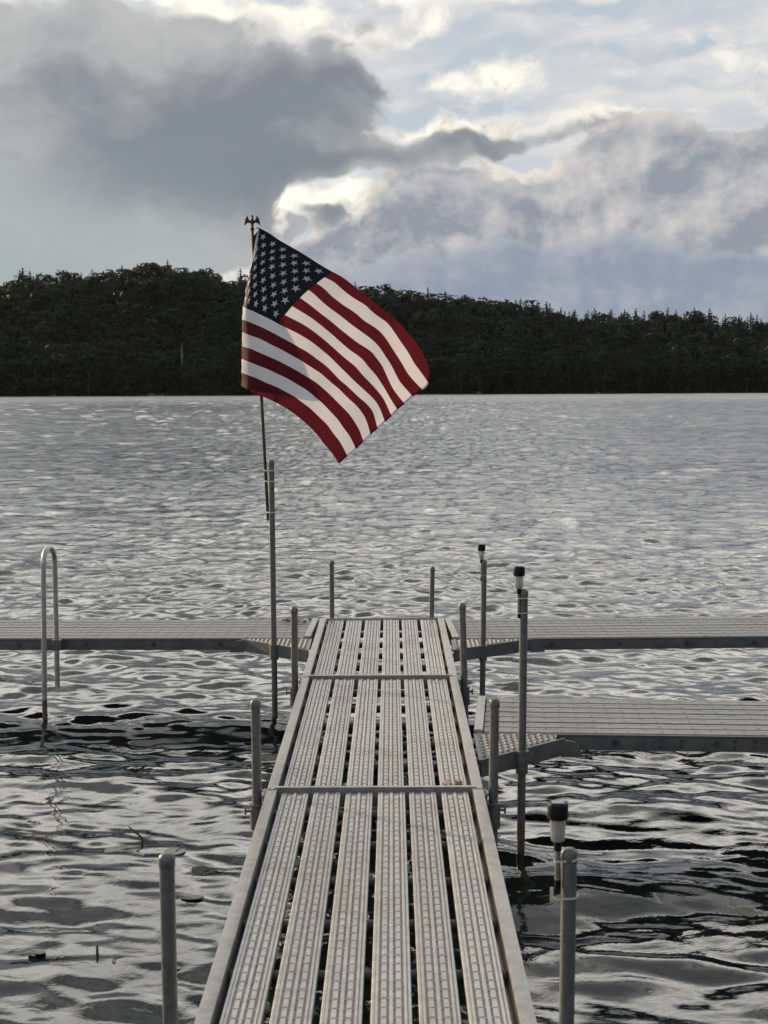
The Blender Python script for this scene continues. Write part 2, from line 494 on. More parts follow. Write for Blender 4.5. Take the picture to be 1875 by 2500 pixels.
def thing(name, label, cat, loc=(0, 0, 0), rz=0.0, group=None):
    o = bpy.data.objects.new(name, None)
    o.empty_display_size = 0.1
    C.objects.link(o)
    o.location = loc
    o.rotation_euler = (0, 0, rz)
    return tag(o, label, cat, group)


def copy_tree(o, parent=None):
    c = o.copy()
    C.objects.link(c)
    c.parent = parent
    for ch in list(o.children):
        copy_tree(ch, c)
    return c


def box(bm, x0, x1, y0, y1, z0, z1, bev=0.0):
    vs = [bm.verts.new((x, y, z)) for z in (z0, z1) for y in (y0, y1) for x in (x0, x1)]
    fs = [bm.faces.new([vs[i] for i in f]) for f in ((0, 2, 3, 1), (4, 5, 7, 6), (0, 1, 5, 4), (2, 6, 7, 3), (0, 4, 6, 2), (1, 3, 7, 5))]
    if bev:
        es = list({e for f in fs for e in f.edges})
        bmesh.ops.bevel(bm, geom=es, offset=bev, segments=2, profile=0.7, affect='EDGES')
    return vs


def tube(bm, pts, r, n=14, cap=True, mi=0):
    """Round tube through a list of points; r is one radius or one per point."""
    rs = r if hasattr(r, '__len__') else [r] * len(pts)
    rings = []
    pts = [Vector(p) for p in pts]
    ref = None
    for i, p in enumerate(pts):
        t = (pts[min(i + 1, len(pts) - 1)] - pts[max(i - 1, 0)]).normalized()
        if ref is None:
            ref = t.orthogonal().normalized()
        ref = (ref - t * ref.dot(t)).normalized()
        b = t.cross(ref)
        rings.append([bm.verts.new(p + (ref * math.cos(a) + b * math.sin(a)) * rs[i]) for a in [2 * math.pi * k / n for k in range(n)]])
    for a, b in zip(rings, rings[1:]):
        for k in range(n):
            f = bm.faces.new((a[k], a[(k + 1) % n], b[(k + 1) % n], b[k]))
            f.material_index = mi
    if cap:
        bm.faces.new(rings[0][::-1]).material_index = mi
        bm.faces.new(rings[-1]).material_index = mi
    return rings


def lathe(bm, prof, n=20, centre=(0, 0, 0)):
    cx, cy, cz = centre
    rings = []
    for r, z in prof:
        rings.append([bm.verts.new((cx + r * math.cos(2 * math.pi * k / n), cy + r * math.sin(2 * math.pi * k / n), cz + z)) for k in range(n)])
    for a, b in zip(rings, rings[1:]):
        for k in range(n):
            bm.faces.new((a[k], a[(k + 1) % n], b[(k + 1) % n], b[k]))
    bm.faces.new(rings[0][::-1])
    bm.faces.new(rings[-1])


# ------------------------------------------------------------------ lake water (one sheet, waves are geometry)
def build_water():
    rng = np.random.default_rng(11)

    def grow(a, step, rate, end):
        out = [a]
        while out[-1] < end:
            step *= rate
            out.append(out[-1] + step)
        return out
    xp = list(np.arange(0, 3.4, 0.034)) + grow(3.4, 0.034, 1.030, 1900)
    xs = np.array([-v for v in xp[:0:-1]] + xp)
    yf = list(np.arange(2.6, 13.0, 0.024)) + grow(13.0, 0.024, 1.009, 900)
    yb = grow(0.0, 0.05, 1.09, 420)
    ys = np.array([2.6 - v for v in yb[:0:-1]] + yf)
    dxs = np.gradient(xs)
    dys = np.gradient(ys)
    H = np.zeros((len(ys), len(xs)))
    n = 150
    lam = np.exp(rng.uniform(np.log(0.09), np.log(1.9), n))
    th = rng.normal(0, 0.62, n) + 0.12                 # travel direction about +Y
    ph = rng.uniform(0, 2 * np.pi, n)
    slope = 0.0180 * np.where(lam < 0.22, (lam / 0.22) ** 0.7, 1.0) * np.where(lam > 0.9, (0.9 / lam) ** 0.8, 1.0) * rng.uniform(0.6, 1.4, n)
    X = xs[None, :]
    Y = ys[:, None]
    # slow modulation keeps the wave trains from repeating
    modw = [(rng.uniform(-0.5, 0.5), rng.uniform(-0.6, 0.6), rng.uniform(0, 6.28)) for _ in range(6)]
    for i in range(n):
        k = 2 * np.pi / lam[i]
        kx, ky = k * np.sin(th[i]), k * np.cos(th[i])
        ax = np.clip((2.4 - np.abs(kx) * dxs) / 1.2, 0, 1)[None, :]
        ay = np.clip((2.4 - np.abs(ky) * dys) / 1.2, 0, 1)[:, None]
        a, b, c = modw[i % 6]
        arg = kx * X + ky * Y + ph[i] + 0.9 * np.sin(a * X + b * Y + c) 
        env = 0.65 + 0.5 * np.sin(b * 0.9 * X - a * 1.1 * Y + c * 2 + i)
        s = np.sin(arg)
        H += (slope[i] / k) * env * (s + 0.18 * np.cos(2 * arg)) * ax * ay
    # wind wavelets of the open lake, coarser with the mesh
    rngw = np.random.default_rng(3)

    def row(lx):
        m = int(3800 / lx) + 4
        g = rngw.normal(size=m)
        return np.interp(xs, (np.arange(m) - m / 2) * lx, g)
    yk, k = [], 0
    yy = 6.0
    while yy < 860:
        yk.append(yy)
        yy += max(0.16, 1.1 * np.interp(yy, ys, dys))
    yk = np.array(yk)
    G = np.stack([row(0.09 + 0.0021 * y) for y in yk])
    G = G + 0.55 * np.stack([row(0.30 + 0.0065 * y) for y in yk])
    G = 1.7 * np.tanh(G / 1.7)
    stepk = np.gradient(yk)
    ampk = 0.092 * stepk * np.clip((yk - 6) / 12, 0, 1) * np.clip(20 / yk, 0.0, 1.0) ** 0.12
    ampk = ampk * np.clip((860 - yk) / 480, 0.15, 1.0) * (1 + 0.35 * np.clip((yk - 35) / 80, 0, 1))
    G *= ampk[:, None]
    jj = np.clip(np.searchsorted(yk, ys) - 1, 0, len(yk) - 2)
    fr = np.clip((ys - yk[jj]) / (yk[jj + 1] - yk[jj]), 0, 1)
    fr = fr * fr * (3 - 2 * fr)
    add = G[jj] * (1 - fr)[:, None] + G[jj + 1] * fr[:, None]
    add[ys < 6] = 0
    add[ys > 830] = 0
    H += add
    ny, nx = H.shape
    co = np.empty((ny, nx, 3))
    co[..., 0] = X
    co[..., 1] = Y
    co[..., 2] = H
    idx = np.arange(ny * nx).reshape(ny, nx)
    quads = np.stack([idx[:-1, :-1], idx[:-1, 1:], idx[1:, 1:], idx[1:, :-1]], -1).reshape(-1, 4)
    me = bpy.data.meshes.new('lake_water')
    me.vertices.add(ny * nx)
    me.vertices.foreach_set('co', co.reshape(-1))
    me.loops.add(quads.size)
    me.loops.foreach_set('vertex_index', quads.reshape(-1).astype(np.int32))
    me.polygons.add(len(quads))
    me.polygons.foreach_set('loop_start', np.arange(0, quads.size, 4, dtype=np.int32))
    me.update()
    me.polygons.foreach_set('use_smooth', np.ones(len(quads), bool))
    me.materials.append(M_water)
    o = bpy.data.objects.new('lake_water', me)
    C.objects.link(o)
    tag(o, 'dark rippled lake water reflecting the evening sky', kind='structure')
    return len(quads)


build_water()

# ------------------------------------------------------------------ far hill
SKY_PTS = np.array([(-2000, 640), (-900, 640), (-500, 628), (-250, 640), (0, 622), (60, 602), (150, 600), (205, 596), (260, 594), (330, 577), (400, 586),
                    (460, 596), (530, 602), (650, 612), (780, 626), (830, 627), (890, 632), (950, 646), (1020, 651), (1090, 658),
                    (1150, 664), (1220, 682), (1283, 682), (1340, 684), (1400, 683), (1440, 679), (1500, 682), (1560, 695),
                    (1620, 697), (1700, 702), (1900, 700), (2300, 712), (3500, 720)], float)
RIDGE_Y, SHORE_Y = 960.0, 822.0


def ridge_top(x, Y=RIDGE_Y):
    """Height the tree tops reach at this x on the ridge (metres)."""
    px = 847 + (x - 0.078) / Y * 3324
    hy = 848.1 - 8.44 * px / 1659
    return 2.2 + (hy - np.interp(px, SKY_PTS[:, 0], SKY_PTS[:, 1])) / 3324 * Y


def hill_z(x, y):
    top = ridge_top(x / y * RIDGE_Y) - 17.0
    t = np.clip((y - (SHORE_Y - 4)) / (RIDGE_Y - SHORE_Y + 4), 0, 1)
    prof = np.where(t < 1, 0.5 * t + 0.5 * t * t * (3 - 2 * t), 1)
    back = np.clip((y - RIDGE_Y) / 260.0, 0, 1)
    return -1.0 + (top + 1.0) * prof * (1 - back * back * (3 - 2 * back) * 0.8)


def build_hill():
    xs = np.linspace(-900, 900, 181)
    ys = np.concatenate([np.linspace(SHORE_Y - 6, RIDGE_Y, 30), np.linspace(RIDGE_Y + 20, 1700, 20)])
    v, f = [], []
    for y in ys:
        for x in xs:
            z = float(hill_z(x, y)) + (1.2 * math.sin(x * 0.07 + y * 0.03) if y > SHORE_Y + 8 else 0)
            v.append((x, y, z))
    nx = len(xs)
    for j in range(len(ys) - 1):
        for i in range(nx - 1):
            a = j * nx + i
            f.append((a, a + 1, a + nx + 1, a + nx))
    o = mesh_obj('hill', v, f, M_soil)
    tag(o, 'steep wooded hill along the far shore', kind='structure')


build_hill()


def crown_arrays(kind, seed):
    """Leaf-clump quads of one tree of unit height, as (verts, faces) arrays, origin at its foot."""
    r = np.random.default_rng(seed)
    P, Nn, S = [], [], []
    if kind in ('round', 'wide', 'airy'):
        cw = {'round': 0.24, 'wide': 0.31, 'airy': 0.20}[kind]
        base, top = {'round': (0.10, 1.0), 'wide': (0.14, 1.0), 'airy': (0.45, 1.0)}[kind]
        nclump = {'round': 9, 'wide': 10, 'airy': 6}[kind]
        per = 64 if kind != 'airy' else 36
        for c in range(nclump):
            zc = base + (top - base) * (0.04 + 0.90 * (c + r.random()) / nclump)
            t = (zc - base) / (top - base)
            w = cw * math.sin(math.pi * min(0.97, 0.16 + 0.80 * t ** 0.85)) ** 0.75
            a = r.random() * 6.283
            rr = w * (0.25 + 0.60 * r.random() ** 0.5)
            cc = np.array([rr * math.cos(a), rr * math.sin(a), zc])
            cr = (0.115 + 0.075 * r.random()) * (1.15 if kind == 'wide' else 1.0)
            d = r.normal(size=(per, 3))
            d /= np.linalg.norm(d, axis=1)[:, None]
            d[:, 2] = d[:, 2] * 0.75
            q = cc + d * cr * r.uniform(0.86, 1.08, per)[:, None]
            q[:, 2] = np.minimum(q[:, 2], 1.0)
            P.append(q)
            Nn.append(d + r.normal(0, 0.18, (per, 3)))
            S.append(np.full(per, 0.033) * r.uniform(0.6, 1.4, per))
    else:   # conifers
        rows = 17
        wmax = 0.185 if kind == 'spruce' else 0.22
        for k in range(rows):
            t = k / (rows - 1)
            z = 0.10 + 0.87 * t
            w = wmax * (1 - t) ** (0.62 if kind == 'spruce' else 0.50) + 0.016
            if kind == 'pine':
                w *= 0.75 + 0.5 * r.random()
            nb = max(5, int(9 * (1 - t) + 4))
            a0 = r.random() * 6.283
            for b in range(nb):
                a = a0 + 6.283 * b / nb + r.normal(0, 0.25)
                L = w * r.uniform(0.7, 1.25)
                m = max(1, int(L / 0.035))
                for s in range(m):
                    q = (s + 0.7) / m
                    zz = z - L * 0.38 * q + (0.10 * L * q * q) + r.normal(0, 0.006)
                    P.append(np.array([[L * q * math.cos(a), L * q * math.sin(a), zz]]))
                    Nn.append(np.array([[0.5 * math.cos(a), 0.5 * math.sin(a), 0.9]]) + r.normal(0, 0.35, (1, 3)))
                    S.append(np.array([0.033 * r.uniform(0.7, 1.3) * (0.6 + 0.6 * (1 - t))]))
        zs = np.linspace(0.72, 0.985, 14)         # leader shoot, so the tip stays joined to the crown
        P.append(np.stack([r.normal(0, 0.004, 14), r.normal(0, 0.004, 14), zs], 1))
        Nn.append(np.stack([r.normal(size=14), r.normal(size=14), 0.15 * r.normal(size=14)], 1))
        S.append(np.linspace(0.040, 0.016, 14))
    P = np.concatenate(P)
    Nn = np.concatenate(Nn)
    S = np.concatenate(S)
    Nn /= np.linalg.norm(Nn, axis=1)[:, None] + 1e-9
    ref = r.normal(size=P.shape)
    T = np.cross(Nn, ref)
    T /= np.linalg.norm(T, axis=1)[:, None] + 1e-9
    B = np.cross(Nn, T)
    s = S[:, None]
    el_ = r.uniform(0.7, 1.5, len(P))[:, None]
    V_ = np.stack([P - T * s * el_, P + B * s * 0.8 + Nn * s * 0.25, P + T * s * el_, P - B * s * 0.8 + Nn * s * 0.25], 1).reshape(-1, 3)
    F_ = np.arange(len(V_)).reshape(-1, 4)
    return V_, F_


def np_mesh(name, V_, F_, m, tone=None):
    me = bpy.data.meshes.new(name)
    me.vertices.add(len(V_))
    me.vertices.foreach_set('co', np.ascontiguousarray(V_, dtype=np.float32).reshape(-1))
    me.loops.add(F_.size)
    me.loops.foreach_set('vertex_index', F_.reshape(-1).astype(np.int32))
    me.polygons.add(len(F_))
    me.polygons.foreach_set('loop_start', np.arange(0, F_.size, F_.shape[1], dtype=np.int32))
    if tone is not None:
        at = me.attributes.new('tone', 'FLOAT', 'POINT')
        at.data.foreach_set('value', tone.astype(np.float32))
    me.update()
    me.materials.append(m)
    return me


KINDS = ['round', 'round', 'wide', 'round', 'airy', 'spruce', 'spruce', 'pine', 'wide', 'round']
ARR = [crown_arrays(k, 50 + i) for i, k in enumerate(KINDS)]
CROWN = [np_mesh('crown', *a, M_leaf_o) for a in ARR]
TRUNK = {}
for kind, hgt in (('broad', 0.72), ('con', 0.95)):
    bm = bmesh.new()
    tube(bm, [(0, 0, -0.05), (0.004, 0.002, hgt * 0.4), (-0.006, 0.004, hgt * 0.7), (0, 0, hgt)], [0.022, 0.016, 0.010, 0.003], 7)
    if kind == 'broad':
        for a, z in ((0.4, 0.35), (2.3, 0.42), (4.4, 0.48), (5.6, 0.40)):
            tube(bm, [(0, 0, z), (0.08 * math.cos(a), 0.08 * math.sin(a), z + 0.12), (0.15 * math.cos(a), 0.15 * math.sin(a), z + 0.26)], [0.010, 0.006, 0.002], 5)
    me = bpy.data.meshes.new('trunk')
    bm.to_mesh(me)
    bm.free()
    me.materials.append(M_bark)
    TRUNK[kind] = me


def add_tree(ki, x, y, h, rz, wide, label, group, z=None):
    con = KINDS[ki] in ('spruce', 'pine')
    nm = 'conifer_tree' if con else 'broadleaf_tree'
    t = thing(nm, label, 'conifer' if con else 'tree', (x, y, float(hill_z(x, y)) - 0.3 if z is None else z), rz, group)
    t.scale = (h * wide, h * wide, h)
    for nm2, me in (('trunk', TRUNK['con' if con else 'broad']), ('crown', CROWN[ki])):
        o = bpy.data.objects.new(nm2, me)
        C.objects.link(o)
        o.parent = t
    return t


def build_forest():
    r = np.random.default_rng(5)
    single, mass = [], []
    rows = np.concatenate([np.arange(SHORE_Y + 1, RIDGE_Y + 6, 9.0), np.array([RIDGE_Y + 12, RIDGE_Y + 26])])
    nrow = len(rows)
    for j, y0 in enumerate(rows):
        x = -330.0 + r.uniform(0, 6)
        while x < 330:
            yy = y0 + r.uniform(-3.5, 3.5)
            px = 847 + x / yy * 3324
            right = px > 1120
            if right:
                ki = int(r.choice([5, 6, 7, 7, 9, 0, 3, 7]))
            else:
                ki = int(r.choice([0, 1, 2, 3, 8, 9, 0, 1, 9, 7, 6]))
            con = KINDS[ki] in ('spruce', 'pine')
            h = r.uniform(18, 25) if con else r.uniform(16, 23)
            ridge = abs(y0 - RIDGE_Y) < 13
            if ridge:
                h = r.uniform(17, 25) if con else r.uniform(14, 21)
            wide = r.uniform(0.85, 1.3) * (1.0 if con else 1.25)
            item = (ki, x, yy, h, r.uniform(0, 6.28), wide, px)
            inside = -20 < px < 1680 and not (560 < px < 800)
            if inside and (ridge or j == 0):
                single.append((item, 'skyline' if ridge else 'shore'))
            else:
                mass.append(item)
            x += r.uniform(6.0, 10.5) * (0.85 if con else 1.15) * (1.25 if ridge else 1.0)
    # the ones that show largest: skyline and shoreline
    order = list(range(len(single)))
    r.shuffle(order)
    keep = set(order[:288])
    made = []
    for i, (it, where) in enumerate(single):
        if i not in keep:
            mass.append(it)
            continue
        ki, x, y, h, rz, wide, px = it
        con = KINDS[ki] in ('spruce', 'pine')
        kind = {'spruce': 'narrow dark spruce', 'pine': 'ragged dark pine', 'wide': 'broad bushy green tree', 'airy': 'thin open tree'}.get(KINDS[ki], 'rounded green tree')
        zone = [(130, 'at the left edge of the hill'), (260, 'near the open-crowned tree on the left'), (400, 'round the summit'), (620, 'between the summit and the flag'),
                (960, 'just right of the flag'), (1120, 'above the two lamp posts'), (1250, 'left of the tall spruce'), (1390, 'right of the tall spruce'),
                (1540, 'near the tallest pointed spruce'), (9999, 'at the right edge of the hill')]
        if where == 'shore':
            zone = [(130, 'at the left edge'), (330, 'behind the ladder hoop'), (620, 'between the ladder hoop and the flag'), (960, 'just right of the flag'),
                    (1120, 'behind the two lamp posts'), (1400, 'in the right half'), (9999, 'at the right edge')]
        z_ = next(t for lim, t in zone if px < lim)
        size = ('tall ' if h > (21 if con else 18.5) else 'short ' if h < (19 if con else 16.5) else '') + ('slim ' if wide < (0.98 if con else 1.25) else 'wide ' if wide > (1.15 if con else 1.47) else '')
        kind = {'spruce': 'dark spruce', 'pine': 'ragged pine', 'wide': 'bushy tree', 'airy': 'thin open tree'}.get(KINDS[ki], 'round-crowned tree')
        lab = (f'{size}{kind} on the far skyline {z_}' if where == 'skyline' else f'{size}{kind} on the far waterline {z_}')
        made.append((px, add_tree(ki, x, y, h, rz, wide, lab, 'trees along the skyline of the far hill' if where == 'skyline' else 'trees along the far shore')))
    alike = {}
    for px, t in sorted(made, key=lambda q: q[0]):
        alike.setdefault(t['label'], []).append(t)
    for lst in alike.values():
        word = {2: ['left', 'right'], 3: ['leftmost', 'middle', 'rightmost'], 4: ['leftmost', 'second', 'third', 'rightmost'],
                5: ['leftmost', 'second', 'middle', 'fourth', 'rightmost']}.get(len(lst), [])
        for w_, t in zip(word, lst):
            t['label'] = f"{w_} {t['label']}"
    Vs, Fs, Ts, n0 = [], [], [], 0
    for ki, x, y, h, rz, wide, px in mass:
        v, f = ARR[ki]
        c, s = math.cos(rz), math.sin(rz)
        q = np.empty_like(v)
        q[:, 0] = (v[:, 0] * c - v[:, 1] * s) * h * wide + x
        q[:, 1] = (v[:, 0] * s + v[:, 1] * c) * h * wide + y
        q[:, 2] = v[:, 2] * h + float(hill_z(x, y)) - 0.3
        Vs.append(q)
        Fs.append(f + n0)
        Ts.append(np.full(len(v), r.random()))
        n0 += len(v)
    me = np_mesh('forest', np.concatenate(Vs), np.concatenate(Fs), M_leaf_a, np.concatenate(Ts))
    o = bpy.data.objects.new('forest', me)
    C.objects.link(o)
    tag(o, 'dark mixed forest covering the slope of the far hill', kind='stuff')

    # a few trees that stand out along the skyline
    def outstanding(px, topy, ki, hgt, wide, label, Y=RIDGE_Y - 6):
        x = 0.078 + (px - 847) / 3324 * Y
        hy = 848.1 - 8.44 * px / 1659
        ztop = 2.2 + (hy - topy) / 3324 * Y
        add_tree(ki, x, Y, hgt, px * 0.37, wide, label, None, ztop - hgt)
    outstanding(141, 588, 4, 20, 1.25, 'thin open-crowned tree standing clear above the left skyline')
    outstanding(207, 583, 7, 20, 1.05, 'ragged pine poking up between the open tree and the summit on the left')
    outstanding(183, 590, 5, 18, 0.9, 'small pointed spruce just left of the ragged pine on the left skyline')
    outstanding(318, 573, 2, 19, 1.2, 'broad rounded tree crowning the highest point of the hill')
    outstanding(345, 571, 3, 18, 1.0, 'rounded tree at the summit, just right of the broad crown')
    outstanding(463, 585, 7, 20, 1.0, 'pointed dark pine on the skyline just left of the flag')
    outstanding(60, 598, 8, 18, 1.3, 'wide bushy tree at the left end of the skyline')
    outstanding(1283, 667, 6, 21, 1.15, 'tall spruce rising above its neighbours in the right skyline dip')
    outstanding(1236, 678, 5, 17, 0.9, 'short spruce left of the tall spruce on the right skyline')
    outstanding(1440, 664, 5, 20, 1.0, 'tallest pointed spruce in the row on the right skyline')
    # pale bare trunk on the slope
    bm = bmesh.new()
    tube(bm, [(0, 0, 0), (0.1, 0, 9), (0.0, 0, 16), (0.2, 0, 20)], [0.35, 0.28, 0.18, 0.05], 8)
    tube(bm, [(0.08, 0, 11), (1.0, 0.2, 13), (1.5, 0.2, 14.2)], [0.14, 0.09, 0.03], 6)
    tube(bm, [(0.03, 0, 14), (-0.9, -0.2, 15.5), (-1.2, -0.2, 16.6)], [0.12, 0.08, 0.03], 6)
    o = bm_obj('bare_tree', bm, M_pale_bark, smooth=True)
    o.location = (-113, SHORE_Y + 12, 9)
    tag(o, 'pale bare trunk among dark trees on the slope left of the flag', 'tree')


build_forest()

# boulders along the far waterline
M_rock = mat('shore_rock', lambda N: principled(N, N.mix(N.noise(pos(N), 1.5, 5), (0.07, 0.07, 0.065), (0.17, 0.165, 0.15)), 0.85))


def shore_rocks():
    rnd = random.Random(21)
    for k, (fx, w, lab) in enumerate([(330, 5.0, 'pale low boulder on the far waterline below the summit'), (352, 3.2, 'smaller boulder just right of the pale low one'),
                                      (1035, 4.0, 'grey boulder on the far waterline behind the lamp posts'), (1290, 3.4, 'low rock on the far waterline below the tall spruce'),
                                      (120, 3.0, 'small rock on the far waterline near the left edge')]):
        bm = bmesh.new()
        bmesh.ops.create_icosphere(bm, subdivisions=3, radius=1.0)
        for v in bm.verts:
            n = math.sin(v.co.x * 3 + k) * math.cos(v.co.y * 4 - k) * 0.12 + math.sin(v.co.z * 5 + v.co.x * 2 + 2 * k) * 0.10 + rnd.uniform(-0.03, 0.03)
            v.co *= 1 + n
            v.co.x *= w * 0.5
            v.co.y *= w * 0.35
            v.co.z *= w * 0.26
        o = bm_obj('boulder', bm, M_rock, smooth=True)
        o.location = (0.078 + (fx - 847) / 3324 * (SHORE_Y - 6), SHORE_Y - 6, 0.2)
        o.rotation_euler = (0, 0, rnd.uniform(-0.3, 0.3))
        tag(o, lab, 'boulder', 'boulders along the far waterline')


shore_rocks()

# ------------------------------------------------------------------ main dock
DZ = 0.5                                     # deck top above water
HALF = 0.46


def plank_profile(w, ribs):
    """Cross-section (x, z) of an extruded decking plank: edge lips, ribs and grooves, z = 0 at the top."""
    pts = [(-w / 2, -0.030), (-w / 2, -0.0035), (-w / 2 + 0.0015, -0.002), (-w / 2 + 0.009, -0.002)]
    for x0, x1, z in ribs:
        pts += [(x0, -0.0042), (x0 + 0.0014, z), (x1 - 0.0014, z), (x1, -0.0042)]
    pts += [(w / 2 - 0.009, -0.002), (w / 2 - 0.0015, -0.002), (w / 2, -0.0035), (w / 2, -0.030)]
    return pts


def extrude_plank(bm, prof, L):
    a = [bm.verts.new((x, 0, z)) for x, z in prof]
    b = [bm.verts.new((x, L, z)) for x, z in prof]
    for i in range(len(prof) - 1):
        f = bm.faces.new((a[i], a[i + 1], b[i + 1], b[i]))
        if prof[i][1] < -0.004 and prof[i + 1][1] < -0.004:
            f.material_index = 1              # groove floors hold the dirt
    bm.faces.new((a[0], b[0], b[-1], a[-1]))
    bm.faces.new(a[::-1])
    bm.faces.new(b)


RIBS = [(-0.0455, -0.0360, -0.0003), (-0.0060, 0.0060, 0.0), (0.0360, 0.0455, -0.0003)]
PADS = [(-0.0290, -0.0125), (0.0125, 0.0290)]


def plank_mesh(L, seed):
    rnd = random.Random(seed)
    bm = bmesh.new()
    extrude_plank(bm, plank_profile(0.113, RIBS), L)
    pitch = 0.066
    y = 0.02
    while y + pitch < L - 0.01:               # pressed tread pads between the ribs, slightly crowned
        for x0, x1 in PADS:
            z1 = -0.0002 + rnd.uniform(-0.0002, 0.0002)
            ya, yb = y + 0.0035, y + pitch - 0.0035
            v = [bm.verts.new(p) for p in ((x0, ya, -0.0043), (x1, ya, -0.0043), (x1, yb, -0.0043), (x0, yb, -0.0043),
                                           (x0 + 0.0014, ya + 0.0025, z1), (x1 - 0.0014, ya + 0.0025, z1),
                                           (x1 - 0.0014, yb - 0.0025, z1), (x0 + 0.0014, yb - 0.0025, z1))]
            for q in ((0, 1, 5, 4), (2, 3, 7, 6), (4, 5, 6, 7), (1, 2, 6, 5), (3, 0, 4, 7)):
                bm.faces.new([v[i] for i in q])
        # thin raised bar across the plank between the pads
        box(bm, -0.0335, 0.0335, y - 0.0016, y + 0.0016, -0.0044, -0.0018)
        y += pitch
    me = bpy.data.meshes.new('plank')
    bm.to_mesh(me)
    bm.free()
    me.materials.append(M_plank)
    me.materials.append(M_groove)
    return me


def build_main_dock():
    secs = [(3.86, 6.435, 'nearest of the three sections of the light aluminium walkway'),
            (6.435, 9.02, 'middle section of the light aluminium walkway, with the side dock on its right'),
            (9.02, 11.39, 'far end section of the light aluminium walkway, between the two long side docks')]
    rnd = random.Random(4)
    for y0, y1, lab in secs:
        L = y1 - y0 - 0.012
        t = thing('dock_section', lab, 'dock', (0, y0, DZ), 0, 'sections of the aluminium walkway')
        me = plank_mesh(L - 0.05, int(y0 * 10))
        for i in range(6):
            o = bpy.data.objects.new('plank', me)
            C.objects.link(o)
            o.parent = t
            o.location = (-0.339 + 0.1356 * i + rnd.uniform(-0.002, 0.002), 0.052 + rnd.uniform(-0.002, 0.002), rnd.uniform(-0.0015, 0.001))
            o.rotation_euler = (0, rnd.uniform(-0.008, 0.008), rnd.uniform(-0.0006, 0.0006))
        for s in (-1, 1):
            bm = bmesh.new()
            x0, x1 = sorted((s * HALF, s * (HALF - 0.044)))
            box(bm, x0, x1, 0, L, -0.085, 0.012, 0.004)
            # lower flange of the channel
            f0, f1 = sorted((s * (HALF - 0.044), s * (HALF - 0.085)))
            box(bm, f0, f1, 0.003, L - 0.003, -0.083, -0.074)
            bm_obj('side_rail', bm, M_rail, t, smooth=True)
        y = 0.19
        while y < L - 0.05:
            bm = bmesh.new()
            tube(bm, [(-HALF + 0.046, y, -0.053), (HALF - 0.046, y, -0.053)], 0.021, 14)
            bm_obj('cross_tube', bm, M_tube, t, smooth=True)
            y += 0.44
        bm = bmesh.new()
        box(bm, -HALF + 0.030, HALF - 0.030, 0.010, 0.036, 0.0130, 0.0158, 0.0010)
        box(bm, -HALF + 0.046, HALF - 0.046, 0.014, 0.022, -0.07, 0.0128)
        bm_obj('joint_strip', bm, M_rail, t, smooth=True)
        if y1 > 11:
            bm = bmesh.new()
            box(bm, -HALF + 0.046, HALF - 0.046, L - 0.004, L + 0.010, -0.085, 0.010, 0.003)
            bm_obj('end_plate', bm, M_rail, t, smooth=True)
        # hinge lugs at the joint
        for s in (-1, 1):
            bm = bmesh.new()
            x0, x1 = sorted((s * (HALF + 0.0015), s * (HALF + 0.016)))
            box(bm, x0, x1, -0.05, 0.07, -0.06, -0.005, 0.003)
            bm_obj('hinge_lug', bm, M_collar, t, smooth=True)
        if y0 == 6.435:
            # number written in red marker on the right-hand plank: 4-8
            bm = bmesh.new()

            def stroke(pts, w=0.0045):
                for a, b in zip(pts, pts[1:]):
                    a, b = Vector(a), Vector(b)
                    d = (b - a).normalized()
                    n = Vector((-d.y, d.x)) * w
                    vs = [bm.verts.new((q.x, q.y, 0.0022)) for q in (a - n - d * w, b - n + d * w, b + n + d * w, a + n - d * w)]
                    bm.faces.new(vs)
            cx, cy = 0.339, 0.13
            stroke([(cx - 0.020, cy - 0.035), (cx - 0.020, cy + 0.035), (cx - 0.046, cy - 0.010), (cx - 0.012, cy - 0.010)])
            stroke([(cx - 0.006, cy - 0.004), (cx + 0.006, cy - 0.004)])
            c8 = [(cx + 0.024 + 0.011 * math.sin(2 * a), cy + 0.032 * math.cos(a)) for a in [k * 2 * math.pi / 20 for k in range(21)]]
            stroke(c8)
            bm_obj('red_number', bm, M_red, t)


build_main_dock()


# ------------------------------------------------------------------ side docks (planks run along their length)
def side_plank_mesh(L, w):
    bm = bmesh.new()
    prof = [(-w / 2, -0.028), (-w / 2, -0.006), (-w / 2 + 0.004, -0.001), (-0.012, 0.0), (-0.009, -0.0012), (0.009, -0.0012), (0.012, 0.0),
            (w / 2 - 0.004, -0.001), (w / 2, -0.006), (w / 2, -0.028)]
    a = [bm.verts.new((0, y, z)) for y, z in prof]
    b = [bm.verts.new((L, y, z)) for y, z in prof]
    for i in range(len(prof) - 1):
        bm.faces.new((a[i], b[i], b[i + 1], a[i + 1]))
    bm.faces.new(a)
    bm.faces.new(b[::-1])
    k = 0
    x = 0.06
    while x < L - 0.05:                       # raised oval grip bumps, two staggered rows
        yc = (w * 0.25) if k % 2 else (-w * 0.25)
        ring = [bm.verts.new((x + 0.011 * math.cos(q), yc + 0.008 * math.sin(q), -0.0008)) for q in [2 * math.pi * i / 8 for i in range(8)]]
        tp = [bm.verts.new((x + 0.007 * math.cos(q), yc + 0.005 * math.sin(q), 0.0018)) for q in [2 * math.pi * i / 8 for i in range(8)]]
        for i in range(8):
            bm.faces.new((ring[i], ring[(i + 1) % 8], tp[(i + 1) % 8], tp[i]))
        bm.faces.new(tp)
        x += 0.082
        k += 1
    me = bpy.data.meshes.new('plank')
    bm.to_mesh(me)
    bm.free()
    me.materials.append(M_deck)
    return me


